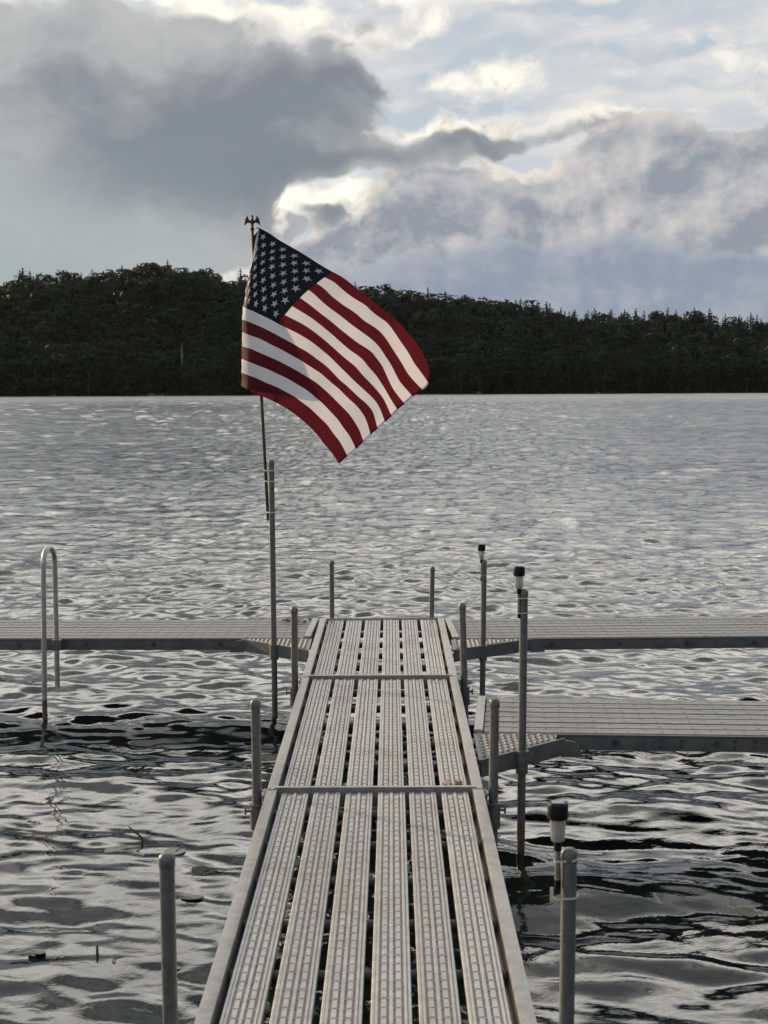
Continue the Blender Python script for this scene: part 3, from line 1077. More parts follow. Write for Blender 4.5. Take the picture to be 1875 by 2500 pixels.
def bolt(parent, x, y, z, r=0.013):
    """Hexagonal bolt head whose axis faces -Y."""
    bm = bmesh.new()
    tube(bm, [(0, 0, 0), (0, -0.003, 0)], r * 1.35, 12)
    tube(bm, [(0, -0.003, 0), (0, -0.012, 0)], r, 6)
    o = bm_obj('bolt', bm, M_bolt, parent)
    o.location = (x, y, z)
    return o


def side_dock(label, origin, rz, L, width, npl, bolts, sign=1, small=()):
    """Local frame: x runs out along the dock from its inner end, front edge at y = 0."""
    t = thing('side_dock', label, 'dock', (*origin, DZ), rz, 'side docks off the aluminium walkway')
    w = (width - 0.006) / npl
    me = side_plank_mesh(L - 0.05, w - 0.020)
    for i in range(npl):
        o = bpy.data.objects.new('plank', me)
        C.objects.link(o)
        o.parent = t
        o.location = (0.05 if sign > 0 else -L, 0.003 + w * (i + 0.5), random.Random(i * 7 + int(L * 10)).uniform(-0.001, 0.001))
    x0, x1 = sorted((0.0, sign * L))
    bm = bmesh.new()
    box(bm, x0, x1, -0.012, 0.002, -0.082, -0.004, 0.002)
    box(bm, x0, x1, -0.020, -0.0125, -0.010, -0.002, 0.002)
    fr = bm_obj('front_fascia', bm, M_fascia, t, smooth=True)
    bm = bmesh.new()
    box(bm, x0, x1, width - 0.002, width + 0.014, -0.082, -0.004, 0.002)
    bm_obj('back_fascia', bm, M_fascia, t, smooth=True)
    bm = bmesh.new()
    e0, e1 = sorted((0.0, sign * 0.044))
    box(bm, e0, e1, 0.004, width - 0.004, -0.080, 0.012, 0.004)
    bm_obj('end_rail', bm, M_rail, t, smooth=True)
    k = 0.35
    while k < L:
        bm = bmesh.new()
        tube(bm, [(sign * k, 0.004, -0.054), (sign * k, width - 0.004, -0.054)], 0.020, 12)
        bm_obj('cross_tube', bm, M_tube, t, smooth=True)
        k += 0.62
    for b in bolts:
        bolt(t, sign * b, -0.012, -0.043)
    for b in small:
        for zz in (-0.028, -0.058):
            bolt(t, sign * b, -0.012, zz, 0.006)
    return t


# front-edge inner corners and directions measured on the plan of the docks
side_dock('long grey side dock reaching left from the end of the walkway, with the ladder hoop',
          (-0.490, 10.532), math.atan(-0.018), 4.6, 0.862, 7, [0.62 + 0.468 * k for k in range(8)], -1)
side_dock('long grey side dock reaching right from the end of the walkway',
          (0.492, 10.470), math.atan(0.030), 4.6, 0.905, 7, [0.68 + 0.468 * k for k in range(8)], 1)
side_dock('nearer grey side dock reaching right from the middle of the walkway',
          (0.482, 7.575), math.atan(-0.078), 4.2, 0.862, 7, [0.70 + 0.494 * k for k in range(7)], 1, small=[0.92, 1.02, 1.28, 1.38, 1.9, 2.0])


# ------------------------------------------------------------------ corner braces with tread plate
def corner_brace(label, A, B, Cc, Dd):
    """A inner corner at dock front, B on the walkway rail, Cc outer end of the beam, Dd at dock front above Cc (plan points)."""
    t = thing('corner_brace', label, 'brace', (0, 0, DZ), 0, 'corner braces of the docks')
    bm = bmesh.new()
    top = [bm.verts.new((x, y, -0.004)) for x, y in (A, B, Cc, Dd)]
    bot = [bm.verts.new((x, y, -0.010)) for x, y in (A, B, Cc, Dd)]
    ccw = (Vector(B) - Vector(A)).cross(Vector(Cc) - Vector(A)) > 0
    bm.faces.new(top if ccw else top[::-1])
    bm.faces.new(bot[::-1] if ccw else bot)
    for i in range(4):
        j = (i + 1) % 4
        bm.faces.new((top[i], top[j], bot[j], bot[i]))
    bmesh.ops.recalc_face_normals(bm, faces=bm.faces[:])
    bm_obj('tread_plate', bm, M_deck, t)
    # raised diamond treads
    bm = bmesh.new()
    poly = [Vector(p) for p in (A, B, Cc, Dd)]

    def inside(p):
        s = None
        for i in range(4):
            a, b = poly[i], poly[(i + 1) % 4]
            if (b - a).length < 1e-6:
                continue
            d = (b - a).normalized()
            c = d.cross(p - a)
            if s is None:
                s = c > 0
            if (c > 0) != s or abs(c) < 0.014:
                return False
        return True
    xs = [p.x for p in poly]
    ys = [p.y for p in poly]
    i = 0
    y = min(ys)
    while y < max(ys):
        x = min(xs)
        k = 0
        while x < max(xs):
            if inside(Vector((x, y))):
                a = 0.78 if (i + k) % 2 else -0.78
                ca, sa = math.cos(a), math.sin(a)
                ln, wd = 0.017, 0.0052
                base = [(ln, 0), (0, wd), (-ln, 0), (0, -wd)]
                v = [bm.verts.new((x + ca * p - sa * q, y + sa * p + ca * q, -0.0042)) for p, q in base]
                h = [bm.verts.new((x + 0.6 * (ca * p - sa * q), y + 0.6 * (sa * p + ca * q), 0.0022)) for p, q in base]
                for m in range(4):
                    bm.faces.new((v[m], v[(m + 1) % 4], h[(m + 1) % 4], h[m]))
                bm.faces.new(h)
            x += 0.030
            k += 1
        y += 0.030
        i += 1
    o = bm_obj('tread_pattern', bm, M_deck, t)
    o['kind'] = 'stuff'
    # diagonal beam under the outer edge
    b0, c0_ = Vector(B), Vector(Cc)
    d = (c0_ - b0).normalized()
    n = Vector((d.y, -d.x))
    if n.y > 0:
        n = -n
    bm = bmesh.new()
    e1 = c0_ + d * 0.06
    P = [b0 + n * 0.002, e1 + n * 0.002, e1 + n * 0.014, b0 + n * 0.014]
    lo = [bm.verts.new((p.x, p.y, -0.085)) for p in P]
    hi_ = [bm.verts.new((p.x, p.y, -0.001)) for p in P]
    bm.faces.new(lo)
    bm.faces.new(hi_)
    for i in range(4):
        bm.faces.new((lo[i], lo[(i + 1) % 4], hi_[(i + 1) % 4], hi_[i]))
    bmesh.ops.recalc_face_normals(bm, faces=bm.faces[:])
    bmesh.ops.bevel(bm, geom=bm.edges[:], offset=0.002, segments=1, affect='EDGES')
    bm_obj('diagonal_beam', bm, M_fascia, t)
    # rounded end ear lying against the fascia
    sx = 1 if Cc[0] > B[0] else -1
    bm = bmesh.new()
    outl = [(0, -0.006), (0.045, -0.012)] + [(0.045 + 0.055 * math.sin(q), -0.086 + 0.074 * math.cos(q)) for q in [0.25 * k for k in range(1, 7)]] + [(0.10, -0.092), (0, -0.092)]
    yb = e1.y - 0.030
    fa = [bm.verts.new((e1.x + sx * (u - 0.012), yb, w)) for u, w in outl]
    fb = [bm.verts.new((e1.x + sx * (u - 0.012), yb + 0.012, w)) for u, w in outl]
    bm.faces.new(fa)
    bm.faces.new(fb[::-1])
    for i in range(len(outl)):
        j = (i + 1) % len(outl)
        bm.faces.new((fa[j], fa[i], fb[i], fb[j]))
    bmesh.ops.recalc_face_normals(bm, faces=bm.faces[:])
    bm_obj('end_ear', bm, M_fascia, t)
    return t


corner_brace('corner brace with tread plate between the walkway and the left side dock', (-0.478, 10.515), (-0.476, 10.045), (-0.915, 10.475), (-0.930, 10.515))
corner_brace('corner brace with tread plate between the walkway and the far right side dock', (0.478, 10.450), (0.476, 10.035), (0.985, 10.440), (1.000, 10.462))
corner_brace('corner brace with tread plate below the nearer right side dock', (0.478, 7.550), (0.474, 7.000), (0.870, 7.400), (0.890, 7.520))


# ------------------------------------------------------------------ posts
def post(label, x, y, ztop, lean=(0.0, 0.0), r=0.0205, collar_z=0.44, rail_side=0, collar=True, collar_h=0.11, zbot=-0.9):
    """Pipe post; lean is the sideways drift of its top in metres per metre."""
    t = thing('dock_post', label, 'post', (x, y, 0), 0, 'pipe posts of the docks')

    def at(z):
        return Vector((lean[0] * (z - DZ), lean[1] * (z - DZ), z))
    bm = bmesh.new()
    tube(bm, [at(z) for z in (0.15, 0.5, ztop - 0.035)], r, 18)
    bm_obj('pipe', bm, M_post, t, smooth=True)
    bm = bmesh.new()
    tube(bm, [at(zbot), at(0.0), at(0.15)], r * 0.985, 18)
    bm_obj('submerged_pipe', bm, M_wet, t, smooth=True)
    bm = bmesh.new()
    zt = ztop - 0.034
    tube(bm, [at(zt - 0.004), at(zt), at(zt + 0.020), at(zt + 0.028), at(zt + 0.033), at(zt + 0.035)],
         [r * 1.0, r * 1.09, r * 1.09, r * 0.94, r * 0.66, r * 0.2], 18)
    bm_obj('cap', bm, M_post, t, smooth=True)
    if collar:
        zc = collar_z
        bm = bmesh.new()
        tube(bm, [at(zc - collar_h), at(zc - collar_h + 0.004), at(zc - 0.012), at(zc - 0.010), at(zc)],
             [r * 1.45, r * 1.5, r * 1.5, r * 1.7, r * 1.7], 18)
        if rail_side:                          # saddle plate towards the rail
            x0, x1 = sorted((rail_side * r * 1.2, rail_side * (r * 1.2 + 0.022)))
            box(bm, x0, x1, -0.045, 0.045, zc - collar_h + 0.008, zc - 0.008, 0.003)
        bm_obj('collar', bm, M_collar, t, smooth=True)
        bm = bmesh.new()
        s = -rail_side if rail_side else 1
        tube(bm, [(s * r * 1.4, -0.006, zc - 0.03), (s * r * 2.5, -0.012, zc - 0.03)], 0.006, 6)
        tube(bm, [(s * r * 2.4, -0.012, zc - 0.045), (s * r * 2.4, -0.012, zc - 0.012)], 0.0045, 6)
        bm_obj('set_screw', bm, M_collar, t, smooth=True)
    return t


post('nearest left post, tall in the lower left with a domed cap', -0.519, 3.98, 0.985, (-0.006, 0), rail_side=1)
post('nearest right post, with a solar light tied beside its domed cap', 0.536, 3.98, 0.995, (0.012, 0), rail_side=-1)
post('left post beside the joint of the near and middle walkway sections', -0.506, 6.47, 0.892, (-0.004, 0), rail_side=1)
post('right post in front of the nearer side dock, beside the walkway joint', 0.506, 6.47, 0.892, (0.012, 0), rail_side=-1)
post('left post beside the far walkway joint, next to the flag post', -0.506, 9.06, 0.925, (0.0, 0), rail_side=1)
post('right post beside the far walkway joint, just left of a solar light post', 0.502, 9.06, 0.942, (-0.025, 0), rail_side=-1)
post('left of the two posts standing behind the far end of the walkway', -0.376, 11.43, 0.939, r=0.018, collar=False)
post('right of the two posts standing behind the far end of the walkway', 0.370, 11.43, 0.890, (0.02, 0), r=0.018, collar=False)
FP = (-0.722, 10.262)
post('tallest post, in the left corner brace, with the flagpole strapped to it', FP[0], FP[1], 1.745, (-0.004, 0), r=0.0195, collar_z=0.498, collar_h=0.10)
post('post in the corner brace of the far right side dock, with a small solar light', 0.682, 10.195, 1.075, (0.012, 0), r=0.0190, collar_z=0.498, collar_h=0.10)
post('tall post in the corner brace of the nearer side dock, with a solar light', 0.688, 7.180, 1.268, (0.010, 0), r=0.0195, collar_z=0.498, collar_h=0.11)


# ------------------------------------------------------------------ solar lights
def solar_light(label, x, y, ztop, zstake, post_x, post_y, pr, ties, s=1.0, tail=0.0):
    t = thing('solar_light', label, 'solar light', (x, y, 0), 0.2, 'solar path lights tied to dock posts')
    t.rotation_euler = (0, 0, 0)
    R = 0.0275 * s
    zc0 = ztop - 0.046 * s
    bm = bmesh.new()
    lathe(bm, [(R * 0.93, zc0), (R, zc0 + 0.004), (R, ztop - 0.010), (R * 0.97, ztop - 0.005), (R * 0.93, ztop - 0.003)], 24)
    cap = bm_obj('cap', bm, M_black, t, smooth=True)
    bm = bmesh.new()
    q = R * 0.60
    box(bm, -q, q, -q, q, ztop - 0.0028, ztop - 0.0005, 0.0006)
    bm_obj('solar_panel', bm, M_panel, cap)
    # ribbed clear lens, open bowl narrowing downwards
    zl = zc0 - 0.062 * s
    bm = bmesh.new()
    n = 32
    prof = [(0.0200 * s, zc0 - 0.001), (0.0193 * s, zc0 - 0.02), (0.0178 * s, zl + 0.012), (0.0158 * s, zl + 0.003), (0.008 * s, zl)]
    rings = []
    for r0, z in prof:
        rings.append([bm.verts.new((r0 * (1 + (0.05 if k % 2 else -0.03)) * math.cos(2 * math.pi * k / n),
                                    r0 * (1 + (0.05 if k % 2 else -0.03)) * math.sin(2 * math.pi * k / n), z)) for k in range(n)])
    inner = []
    for r0, z in prof[:4]:
        inner.append([bm.verts.new((r0 * 0.88 * math.cos(2 * math.pi * k / n), r0 * 0.88 * math.sin(2 * math.pi * k / n), z + 0.0005)) for k in range(n)])
    for a, b in zip(rings, rings[1:]):
        for k in range(n):
            bm.faces.new((a[k], b[k], b[(k + 1) % n], a[(k + 1) % n]))
    for a, b in zip(inner, inner[1:]):
        for k in range(n):
            bm.faces.new((a[k], a[(k + 1) % n], b[(k + 1) % n], b[k]))
    bm.faces.new(rings[-1][::-1])
    bm.faces.new(inner[-1])
    for k in range(n):
        bm.faces.new((rings[0][k], rings[0][(k + 1) % n], inner[0][(k + 1) % n], inner[0][k]))
    bmesh.ops.recalc_face_normals(bm, faces=bm.faces[:])
    bm_obj('lens', bm, M_lens, t)
    bm = bmesh.new()
    lathe(bm, [(0.0035 * s, zl + 0.006), (0.0095 * s, zl + 0.008), (0.0075 * s, zl + 0.016), (0.003 * s, zl + 0.022)], 14)
    bm_obj('reflector', bm, M_lamp_core, t, smooth=True)
    bm = bmesh.new()
    lathe(bm, [(0.0095 * s, zl - 0.024 * s), (0.0105 * s, zl - 0.020 * s), (0.0105 * s, zl - 0.003), (0.0125 * s, zl - 0.001)], 16)
    bm_obj('socket', bm, M_black, t, smooth=True)
    bm = bmesh.new()
    tube(bm, [(0, 0, zstake + 0.028), (0, 0, zl - 0.022 * s)], 0.0078 * s, 12)
    bm_obj('stake', bm, M_stake, t, smooth=True)
    bm = bmesh.new()
    tube(bm, [(0, 0, zstake), (0, 0, zstake + 0.008), (0, 0, zstake + 0.028)], [0.003, 0.0080 * s, 0.0082 * s], 10)
    bm_obj('stake_foot', bm, M_black, t, smooth=True)
    # nylon ties round the post and the stake
    a = Vector((post_x - x, post_y - y))
    L = a.length
    ux = a.normalized()
    uy = Vector((-ux.y, ux.x))
    sr = 0.0095 * s
    for zt in ties:
        pts = []
        for k in range(13):
            q_ = math.pi / 2 - math.pi * k / 12
            pts.append(a + ux * (pr * 1.06 * math.cos(q_)) + uy * (pr * 1.06 * math.sin(q_)))
        for k in range(9):
            q_ = -math.pi / 2 - math.pi * k / 8
            pts.append(ux * (sr * math.cos(q_)) + uy * (sr * math.sin(q_)))
        bm = bmesh.new()
        m = len(pts)
        lo = [bm.verts.new((p.x, p.y, zt - 0.0028 + 0.004 * (p.dot(ux) / (L + 0.02)))) for p in pts]
        hi_ = [bm.verts.new((p.x, p.y, zt + 0.0028 + 0.004 * (p.dot(ux) / (L + 0.02)))) for p in pts]
        cen = a * 0.5
        lo2 = [bm.verts.new((cen + (p - cen) * 1.045).to_tuple() + (v.co.z,)) for p, v in zip(pts, lo)]
        hi2 = [bm.verts.new((cen + (p - cen) * 1.045).to_tuple() + (v.co.z,)) for p, v in zip(pts, hi_)]
        for i in range(m):
            j = (i + 1) % m
            bm.faces.new((lo2[i], lo2[j], hi2[j], hi2[i]))
            bm.faces.new((hi2[i], hi2[j], hi_[j], hi_[i]))
            bm.faces.new((lo[i], lo[j], lo2[j], lo2[i]))
        bmesh.ops.recalc_face_normals(bm, faces=bm.faces[:])
        if tail and zt == ties[-1]:            # loose end hanging from the lower tie
            box(bm, -sr - 0.010, -sr - 0.001, -0.003, -0.0005, zt - 0.008, zt + tail, 0.0006)
        bm_obj('cable_tie', bm, M_tie, t, smooth=True)
    return t


solar_light('large solar path light tied to the nearest right post', 0.510, 3.972, 1.122, 0.885, 0.542, 3.98, 0.0205, (0.963, 0.862), 1.0, 0.030)
solar_light('small solar path light tied to the farthest right brace post', 0.672, 10.190, 1.180, 0.93, 0.689, 10.195, 0.0190, (1.04, 0.97), 0.95)
solar_light('middle solar path light on the tall post of the nearer side dock', 0.672, 7.172, 1.378, 1.13, 0.696, 7.180, 0.0195, (1.225, 1.155), 1.0)

# ------------------------------------------------------------------ ladder hoop
def ladder():
    t = thing('ladder_handrail', 'bent metal ladder hoop standing in the water at the left side dock', 'ladder', (0, 0, 0))
    xf, xr = -2.274, -2.244
    yf, yr = 10.30, 10.515
    yc, rr = (yf + yr) / 2, (yr - yf) / 2
    zt = 1.145 - rr
    bm = bmesh.new()
    arc = [(xf + (xr - xf) * (0.5 - 0.5 * math.cos(a)), yc - rr * math.cos(a), zt + rr * math.sin(a)) for a in [math.pi * k / 16 for k in range(17)]]
    pts = [(xf - 0.012, yf, 0.12), (xf - 0.006, yf, 0.6)] + arc + [(xr, yr, 0.6), (xr, yr, 0.17)]
    tube(bm, pts, 0.0175, 18)
    bm_obj('hoop', bm, M_hoop, t, smooth=True)
    bm = bmesh.new()
    tube(bm, [(xf - 0.012, yf, 0.118), (xf - 0.014, yf, -0.8)], 0.0172, 16)
    bm_obj('submerged_leg', bm, M_wet, t, smooth=True)
    bm = bmesh.new()
    box(bm, xr - 0.030, xr + 0.034, yr - 0.022, yr + 0.046, 0.425, 0.497, 0.004)
    bm_obj('bracket', bm, M_fascia, t, smooth=True)
    for dz in (0.443, 0.478):
        bolt(t, xr + 0.052, yr + 0.040, dz, 0.007)


ladder()

# ------------------------------------------------------------------ flagpole with eagle
PB = Vector((-0.754, 10.292, 1.335))        # foot of the pole
PT = Vector((-0.838, 10.292, 3.262))        # where the finial starts


def flagpole():
    t = thing('flagpole', 'thin leaning bronze flagpole with an eagle on top, strapped to the tall post', 'flagpole', PB)
    d = PT - PB
    bm = bmesh.new()
    tube(bm, [(0, 0, 0), d * 0.5, d], [0.0112, 0.0108, 0.0098], 14)
    bm_obj('pole', bm, M_pole, t, smooth=True)
    # eagle: upright body, head and two raised wings, with real thickness
    e = bpy.data.objects.new('eagle_finial', None)
    bm = bmesh.new()
    lathe(bm, [(0.006, -0.012), (0.012, -0.008), (0.013, 0.0), (0.008, 0.006), (0.005, 0.010), (0.005, 0.016), (0.0095, 0.026), (0.0118, 0.040),
               (0.0100, 0.052), (0.0062, 0.060), (0.0066, 0.066), (0.0075, 0.072), (0.0058, 0.078), (0.002, 0.081)], 14)
    tube(bm, [(-0.002, -0.004, 0.073), (0.004, -0.011, 0.072), (0.006, -0.014, 0.069)], [0.004, 0.0028, 0.0006], 8)     # beak
    # tail feathers
    box(bm, -0.007, 0.007, 0.002, 0.007, 0.0, 0.024, 0.001)
    out = [(0.004, 0.048), (0.014, 0.046), (0.021, 0.052), (0.0245, 0.064), (0.026, 0.076), (0.033, 0.070), (0.040, 0.056), (0.0445, 0.038),
           (0.0475, 0.016), (0.0425, 0.019), (0.038, 0.026), (0.031, 0.033), (0.024, 0.036), (0.016, 0.034), (0.008, 0.028), (0.003, 0.030)]
    for s in (-1, 1):
        fa = [bm.verts.new((s * u, -0.003 + 0.10 * u, w)) for u, w in out]
        fb = [bm.verts.new((s * u, 0.004 + 0.06 * u, w)) for u, w in out]
        bm.faces.new(fa)
        bm.faces.new(fb[::-1])
        for i in range(len(out)):
            j = (i + 1) % len(out)
            bm.faces.new((fa[j], fa[i], fb[i], fb[j]))
        # feather ridges
        for (ua, wa), (ub, wb) in (((0.012, 0.040), (0.030, 0.066)), ((0.014, 0.038), (0.038, 0.050)), ((0.014, 0.036), (0.043, 0.030))):
            tube(bm, [(s * ua, -0.004 + 0.1 * ua, wa), (s * ub, -0.004 + 0.1 * ub, wb)], [0.0022, 0.0010], 6)
    bmesh.ops.recalc_face_normals(bm, faces=bm.faces[:])
    bpy.data.objects.remove(e)
    e = bm_obj('eagle_finial', bm, M_bronze, t, smooth=True)
    e.location = d + Vector((0, 0, 0.012))
    e.scale = (1.12, 1.12, 1.12)
    # nylon straps holding pole to post, one with a long loose tail
    for z, tail in ((1.672, True), (1.60, False), (1.392, False)):
        f = (z - PB.z) / d.z
        pc = PB + d * f
        qc = Vector((FP[0] - 0.004 * (z - DZ), FP[1], z))
        a = Vector((qc.x - pc.x, qc.y - pc.y))
        ux = a.normalized()
        uy = Vector((-ux.y, ux.x))
        pts = []
        for k in range(11):
            q_ = math.pi / 2 - math.pi * k / 10
            pts.append(a + ux * (0.0205 * math.cos(q_)) + uy * (0.0205 * math.sin(q_)))
        for k in range(9):
            q_ = -math.pi / 2 - math.pi * k / 8
            pts.append(ux * (0.0118 * math.cos(q_)) + uy * (0.0118 * math.sin(q_)))
        bm = bmesh.new()
        cen = a * 0.5
        R4 = []
        for sc_, dz in ((1.0, -0.004), (1.06, -0.004), (1.06, 0.004), (1.0, 0.004)):
            R4.append([bm.verts.new((*(cen + (p - cen) * sc_), dz)) for p in pts])
        m = len(pts)
        for w in range(4):
            for i in range(m):
                j = (i + 1) % m
                bm.faces.new((R4[w][i], R4[w][j], R4[(w + 1) % 4][j], R4[(w + 1) % 4][i]))
        if tail:
            x0 = a.x + 0.015
            tp = [(x0, a.y - 0.023, 0.0), (x0 + 0.06, a.y - 0.026, 0.003), (x0 + 0.135, a.y - 0.030, 0.008)]
            tube(bm, tp, [0.0050, 0.0046, 0.0040], 8)
        bmesh.ops.recalc_face_normals(bm, faces=bm.faces[:])
        o = bm_obj('strap', bm, M_tie, t, smooth=True)
        o.location = pc - PB
        if tail:
            o['label'] = 'pale strap with a long loose tail sticking out to the right'


flagpole()

# ------------------------------------------------------------------ flag
FZ = (560.0, 500.0, 520.0 / 1659.0)          # scale of the traced outline coordinates
FLAG_Y = 10.18
# stars measured on the cloth: column -> list of (row, x, y)
STAR_PTS = {11: [(1, 693, 515), (3, 600, 575), (5, 515, 650), (7, 433, 743), (9, 360, 848)],
            10: [(2, 602, 514), (4, 512, 581), (6, 430, 671), (8, 353, 771)],
            9: [(1, 598, 455), (3, 511, 517), (5, 423, 600), (7, 346, 697), (9, 275, 804)],
            8: [(2, 505, 454), (4, 419, 534), (6, 343, 625), (8, 271, 733)],
            7: [(1, 504, 396), (3, 418, 468), (5, 336, 554), (7, 268, 660), (9, 205, 770)],
            6: [(2, 417, 406), (4, 331, 483), (6, 264, 587), (8, 201, 697)],
            5: [(1, 414, 346), (3, 331, 417), (5, 260, 516), (7, 199, 627), (9, 152, 745)],
            4: [(2, 335, 365), (4, 258, 448), (6, 199, 557), (8, 154, 672)],
            3: [(1, 337, 306), (3, 263, 384), (5, 199, 490), (7, 153, 603), (9, 128, 735)],
            2: [(2, 266, 314), (4, 203, 420), (6, 155, 548), (8, 130, 665)],
            1: [(1, 264, 250), (3, 211, 352), (5, 164, 476)]}
# seams between stripes: (v, points from the left silhouette to the fly end)
SEAMS = {0: [(237, 182), (370, 262), (505, 342), (650, 430), (800, 520), (980, 640), (1110, 745), (1240, 848), (1340, 940), (1420, 1030), (1490, 1125), (1535, 1215), (1566, 1305)],
         1: [(742, 565), (815, 602), (905, 680), (1060, 782), (1225, 915), (1330, 1060), (1440, 1235), (1552, 1392)],
         2: [(680, 612), (790, 705), (900, 790), (1050, 903), (1170, 985), (1225, 1050), (1350, 1245), (1505, 1442)],
         3: [(618, 663), (720, 752), (850, 853), (1000, 968), (1145, 1083), (1215, 1180), (1320, 1365), (1428, 1494)],
         4: [(550, 725), (700, 838), (850, 958), (1000, 1075), (1110, 1148), (1185, 1245), (1280, 1440), (1365, 1550)],
         5: [(490, 790), (640, 882), (800, 1010), (950, 1140), (1085, 1265), (1190, 1400), (1260, 1520), (1310, 1596)],
         6: [(432, 858), (580, 935), (700, 1020), (850, 1150), (985, 1263), (1110, 1400), (1200, 1510), (1265, 1646)],
         7: [(105, 790), (245, 858), (385, 930), (520, 995), (650, 1075), (800, 1200), (950, 1350), (1080, 1470), (1155, 1555), (1212, 1692)],
         8: [(98, 892), (240, 948), (400, 1030), (560, 1120), (700, 1215), (860, 1365), (1010, 1500), (1110, 1600), (1155, 1742)],
         9: [(97, 987), (240, 1045), (400, 1125), (560, 1215), (700, 1305), (850, 1430), (980, 1555), (1060, 1665), (1100, 1792)],
         10: [(96, 1100), (220, 1145), (380, 1215), (540, 1300), (690, 1395), (830, 1525), (940, 1640), (1010, 1750), (1045, 1845)],
         11: [(95, 1200), (220, 1250), (380, 1320), (530, 1400), (670, 1500), (800, 1625), (890, 1740), (985, 1902)],
         12: [(94, 1307), (220, 1355), (370, 1420), (500, 1490), (630, 1585), (760, 1710), (850, 1830), (920, 1957)],
         13: [(93, 1412), (180, 1460), (300, 1512), (420, 1572), (540, 1655), (640, 1745), (740, 1865), (855, 2017)]}


def u_sil(v):
    return np.where(v <= 7, 0.0115 * v, 0.0805 + 0.048 * (v - 7))


def flag_fit():
    pts, val = [], []
    for c, lst in STAR_PTS.items():
        for r, x, y in lst:
            pts.append((c / 12 * 0.4, r * 0.7))
            val.append((x, y))
    for v, lst in SEAMS.items():
        a = np.array(lst, float)
        seg = np.linalg.norm(np.diff(a, axis=0), axis=1)
        if v >= 7:                            # the cloth turns away next to the left silhouette
            seg[0] += 90
        s = np.concatenate([[0], np.cumsum(seg)])
        if v == 0 or v == 7:
            k = 4 if v == 0 else 2
            u = np.where(s <= s[k], u_sil(v) + (0.4 - u_sil(v)) * s / s[k], 0.4 + 0.6 * (s - s[k]) / (s[-1] - s[k]))
        else:
            ua = 0.4 if v < 7 else float(u_sil(v))
            u = ua + (1 - ua) * s / s[-1]
        for (x, y), uu in zip(lst, u):
            pts.append((uu, float(v)))
            val.append((x, y))
    pts = np.array(pts)
    pts[:, 1] /= 13 * 1.67
    val = np.array(val, float)

    def phi(r2):
        return np.where(r2 > 0, r2 * np.log(r2 + 1e-12), 0)
    n = len(pts)
    d2 = ((pts[:, None] - pts[None]) ** 2).sum(-1)
    A = np.zeros((n + 3, n + 3))
    A[:n, :n] = phi(d2) + np.eye(n) * 2e-4
    A[:n, n] = 1
    A[:n, n + 1:] = pts
    A[n, :n] = 1
    A[n + 1:, :n] = pts.T
    b = np.zeros((n + 3, 2))
    b[:n] = val
    w = np.linalg.solve(A, b)

    def f(u, v):
        q = np.stack([u, v / (13 * 1.67)], -1)
        r2 = ((q[..., None, :] - pts) ** 2).sum(-1)
        return phi(r2) @ w[:n] + w[n] + q @ w[n + 1:]
    return f


FIT = flag_fit()
SIL = {v: FIT(np.array([float(u_sil(np.array(v)))]), np.array([float(v)]))[0] for v in np.arange(0, 13.01, 0.5)}
_pv = np.array([math.tan(_p), 0])


def px_to_world(x, y, Yd):
    """Traced cloth outline (x, y) -> world point on the plane at depth Yd."""
    fx = (FZ[0] + x * FZ[2]) * 0.8848
    fy = (FZ[1] + y * FZ[2]) * 0.8848
    dl = np.stack([(fx - 829.5) / 3324, -(fy - 1106) / 3324, -np.ones_like(fx)], -1)
    R = np.array(cam.matrix_world.to_3x3())
    d = dl @ R.T
    t = Yd / d[..., 1]
    return np.array([0.078, 0, 2.2]) + d * t[..., None]


def flag_surface(u, v):
    """Cloth position for fly fraction u (0..1) and drop v (0..13 stripes)."""
    u = np.asarray(u, float)
    v = np.asarray(v, float)
    us = u_sil(v)
    uf = np.maximum(u, us)
    xy = FIT(uf, v)
    x, y = xy[..., 0], xy[..., 1]
    s = np.clip((uf - us), 0, 1) * 1.52                      # metres along the cloth from the turn
    ramp = np.clip(v / 5.0, 0, 1)
    dep = 0.085 * ramp * np.exp(-(s / 0.075) ** 1.3)
    # the crease that bends the stripes, plus long soft billows
    cr = (x - 1185 + 0.05 * (y - 1100)) / 1165
    dep = dep + np.where(cr > 0, 0.15, 0.055) * (np.sqrt(cr ** 2 + 0.035 ** 2) - 0.035) - 0.03
    dep = dep + 0.016 * np.sin(6.5 * uf + 0.25 * v) * np.clip(s / 0.3, 0, 1) + 0.006 * np.sin(21 * uf - 0.5 * v + 1.0) * np.clip(s / 0.2, 0, 1)
    dep = dep + 0.0035 * np.sin(33 * uf + 0.9 * v) * np.sin(3.0 * uf + 0.3 * v) * np.clip(s / 0.25, 0, 1)
    dep = dep + 0.005 * np.sin((x - 0.45 * (y - 1300)) * 0.11) * np.exp(-((x - 215) / 70.0) ** 2) * np.clip((v - 10.5) / 2, 0, 1)
    front = px_to_world(x, y, FLAG_Y + dep)
    # hidden part: from the turn back round to the pole
    hid = (u < us) & (us > 1e-6)
    q = np.where(us > 1e-6, np.clip((us - u) / np.maximum(us, 1e-6), 0, 1), 0)
    d = np.array(PT) - np.array(PB)
    f0 = (3.232 - v * 0.070 - PB.z) / d[2]
    hoist = np.array(PB) + f0[..., None] * d + np.array([0.0, 0.012, 0])
    L = us * 1.52
    chord = np.linalg.norm(front - hoist, axis=-1)
    bulge = 0.5 * np.sqrt(np.maximum(L ** 2 - chord ** 2, 0))
    back = front * (1 - q[..., None]) + hoist * q[..., None]
    back[..., 1] += bulge * np.sin(np.pi * q) * 1.05
    back[..., 0] -= 0.25 * bulge * np.sin(np.pi * q) * (1 - q) * 0.3
    return np.where(hid[..., None], back, front)


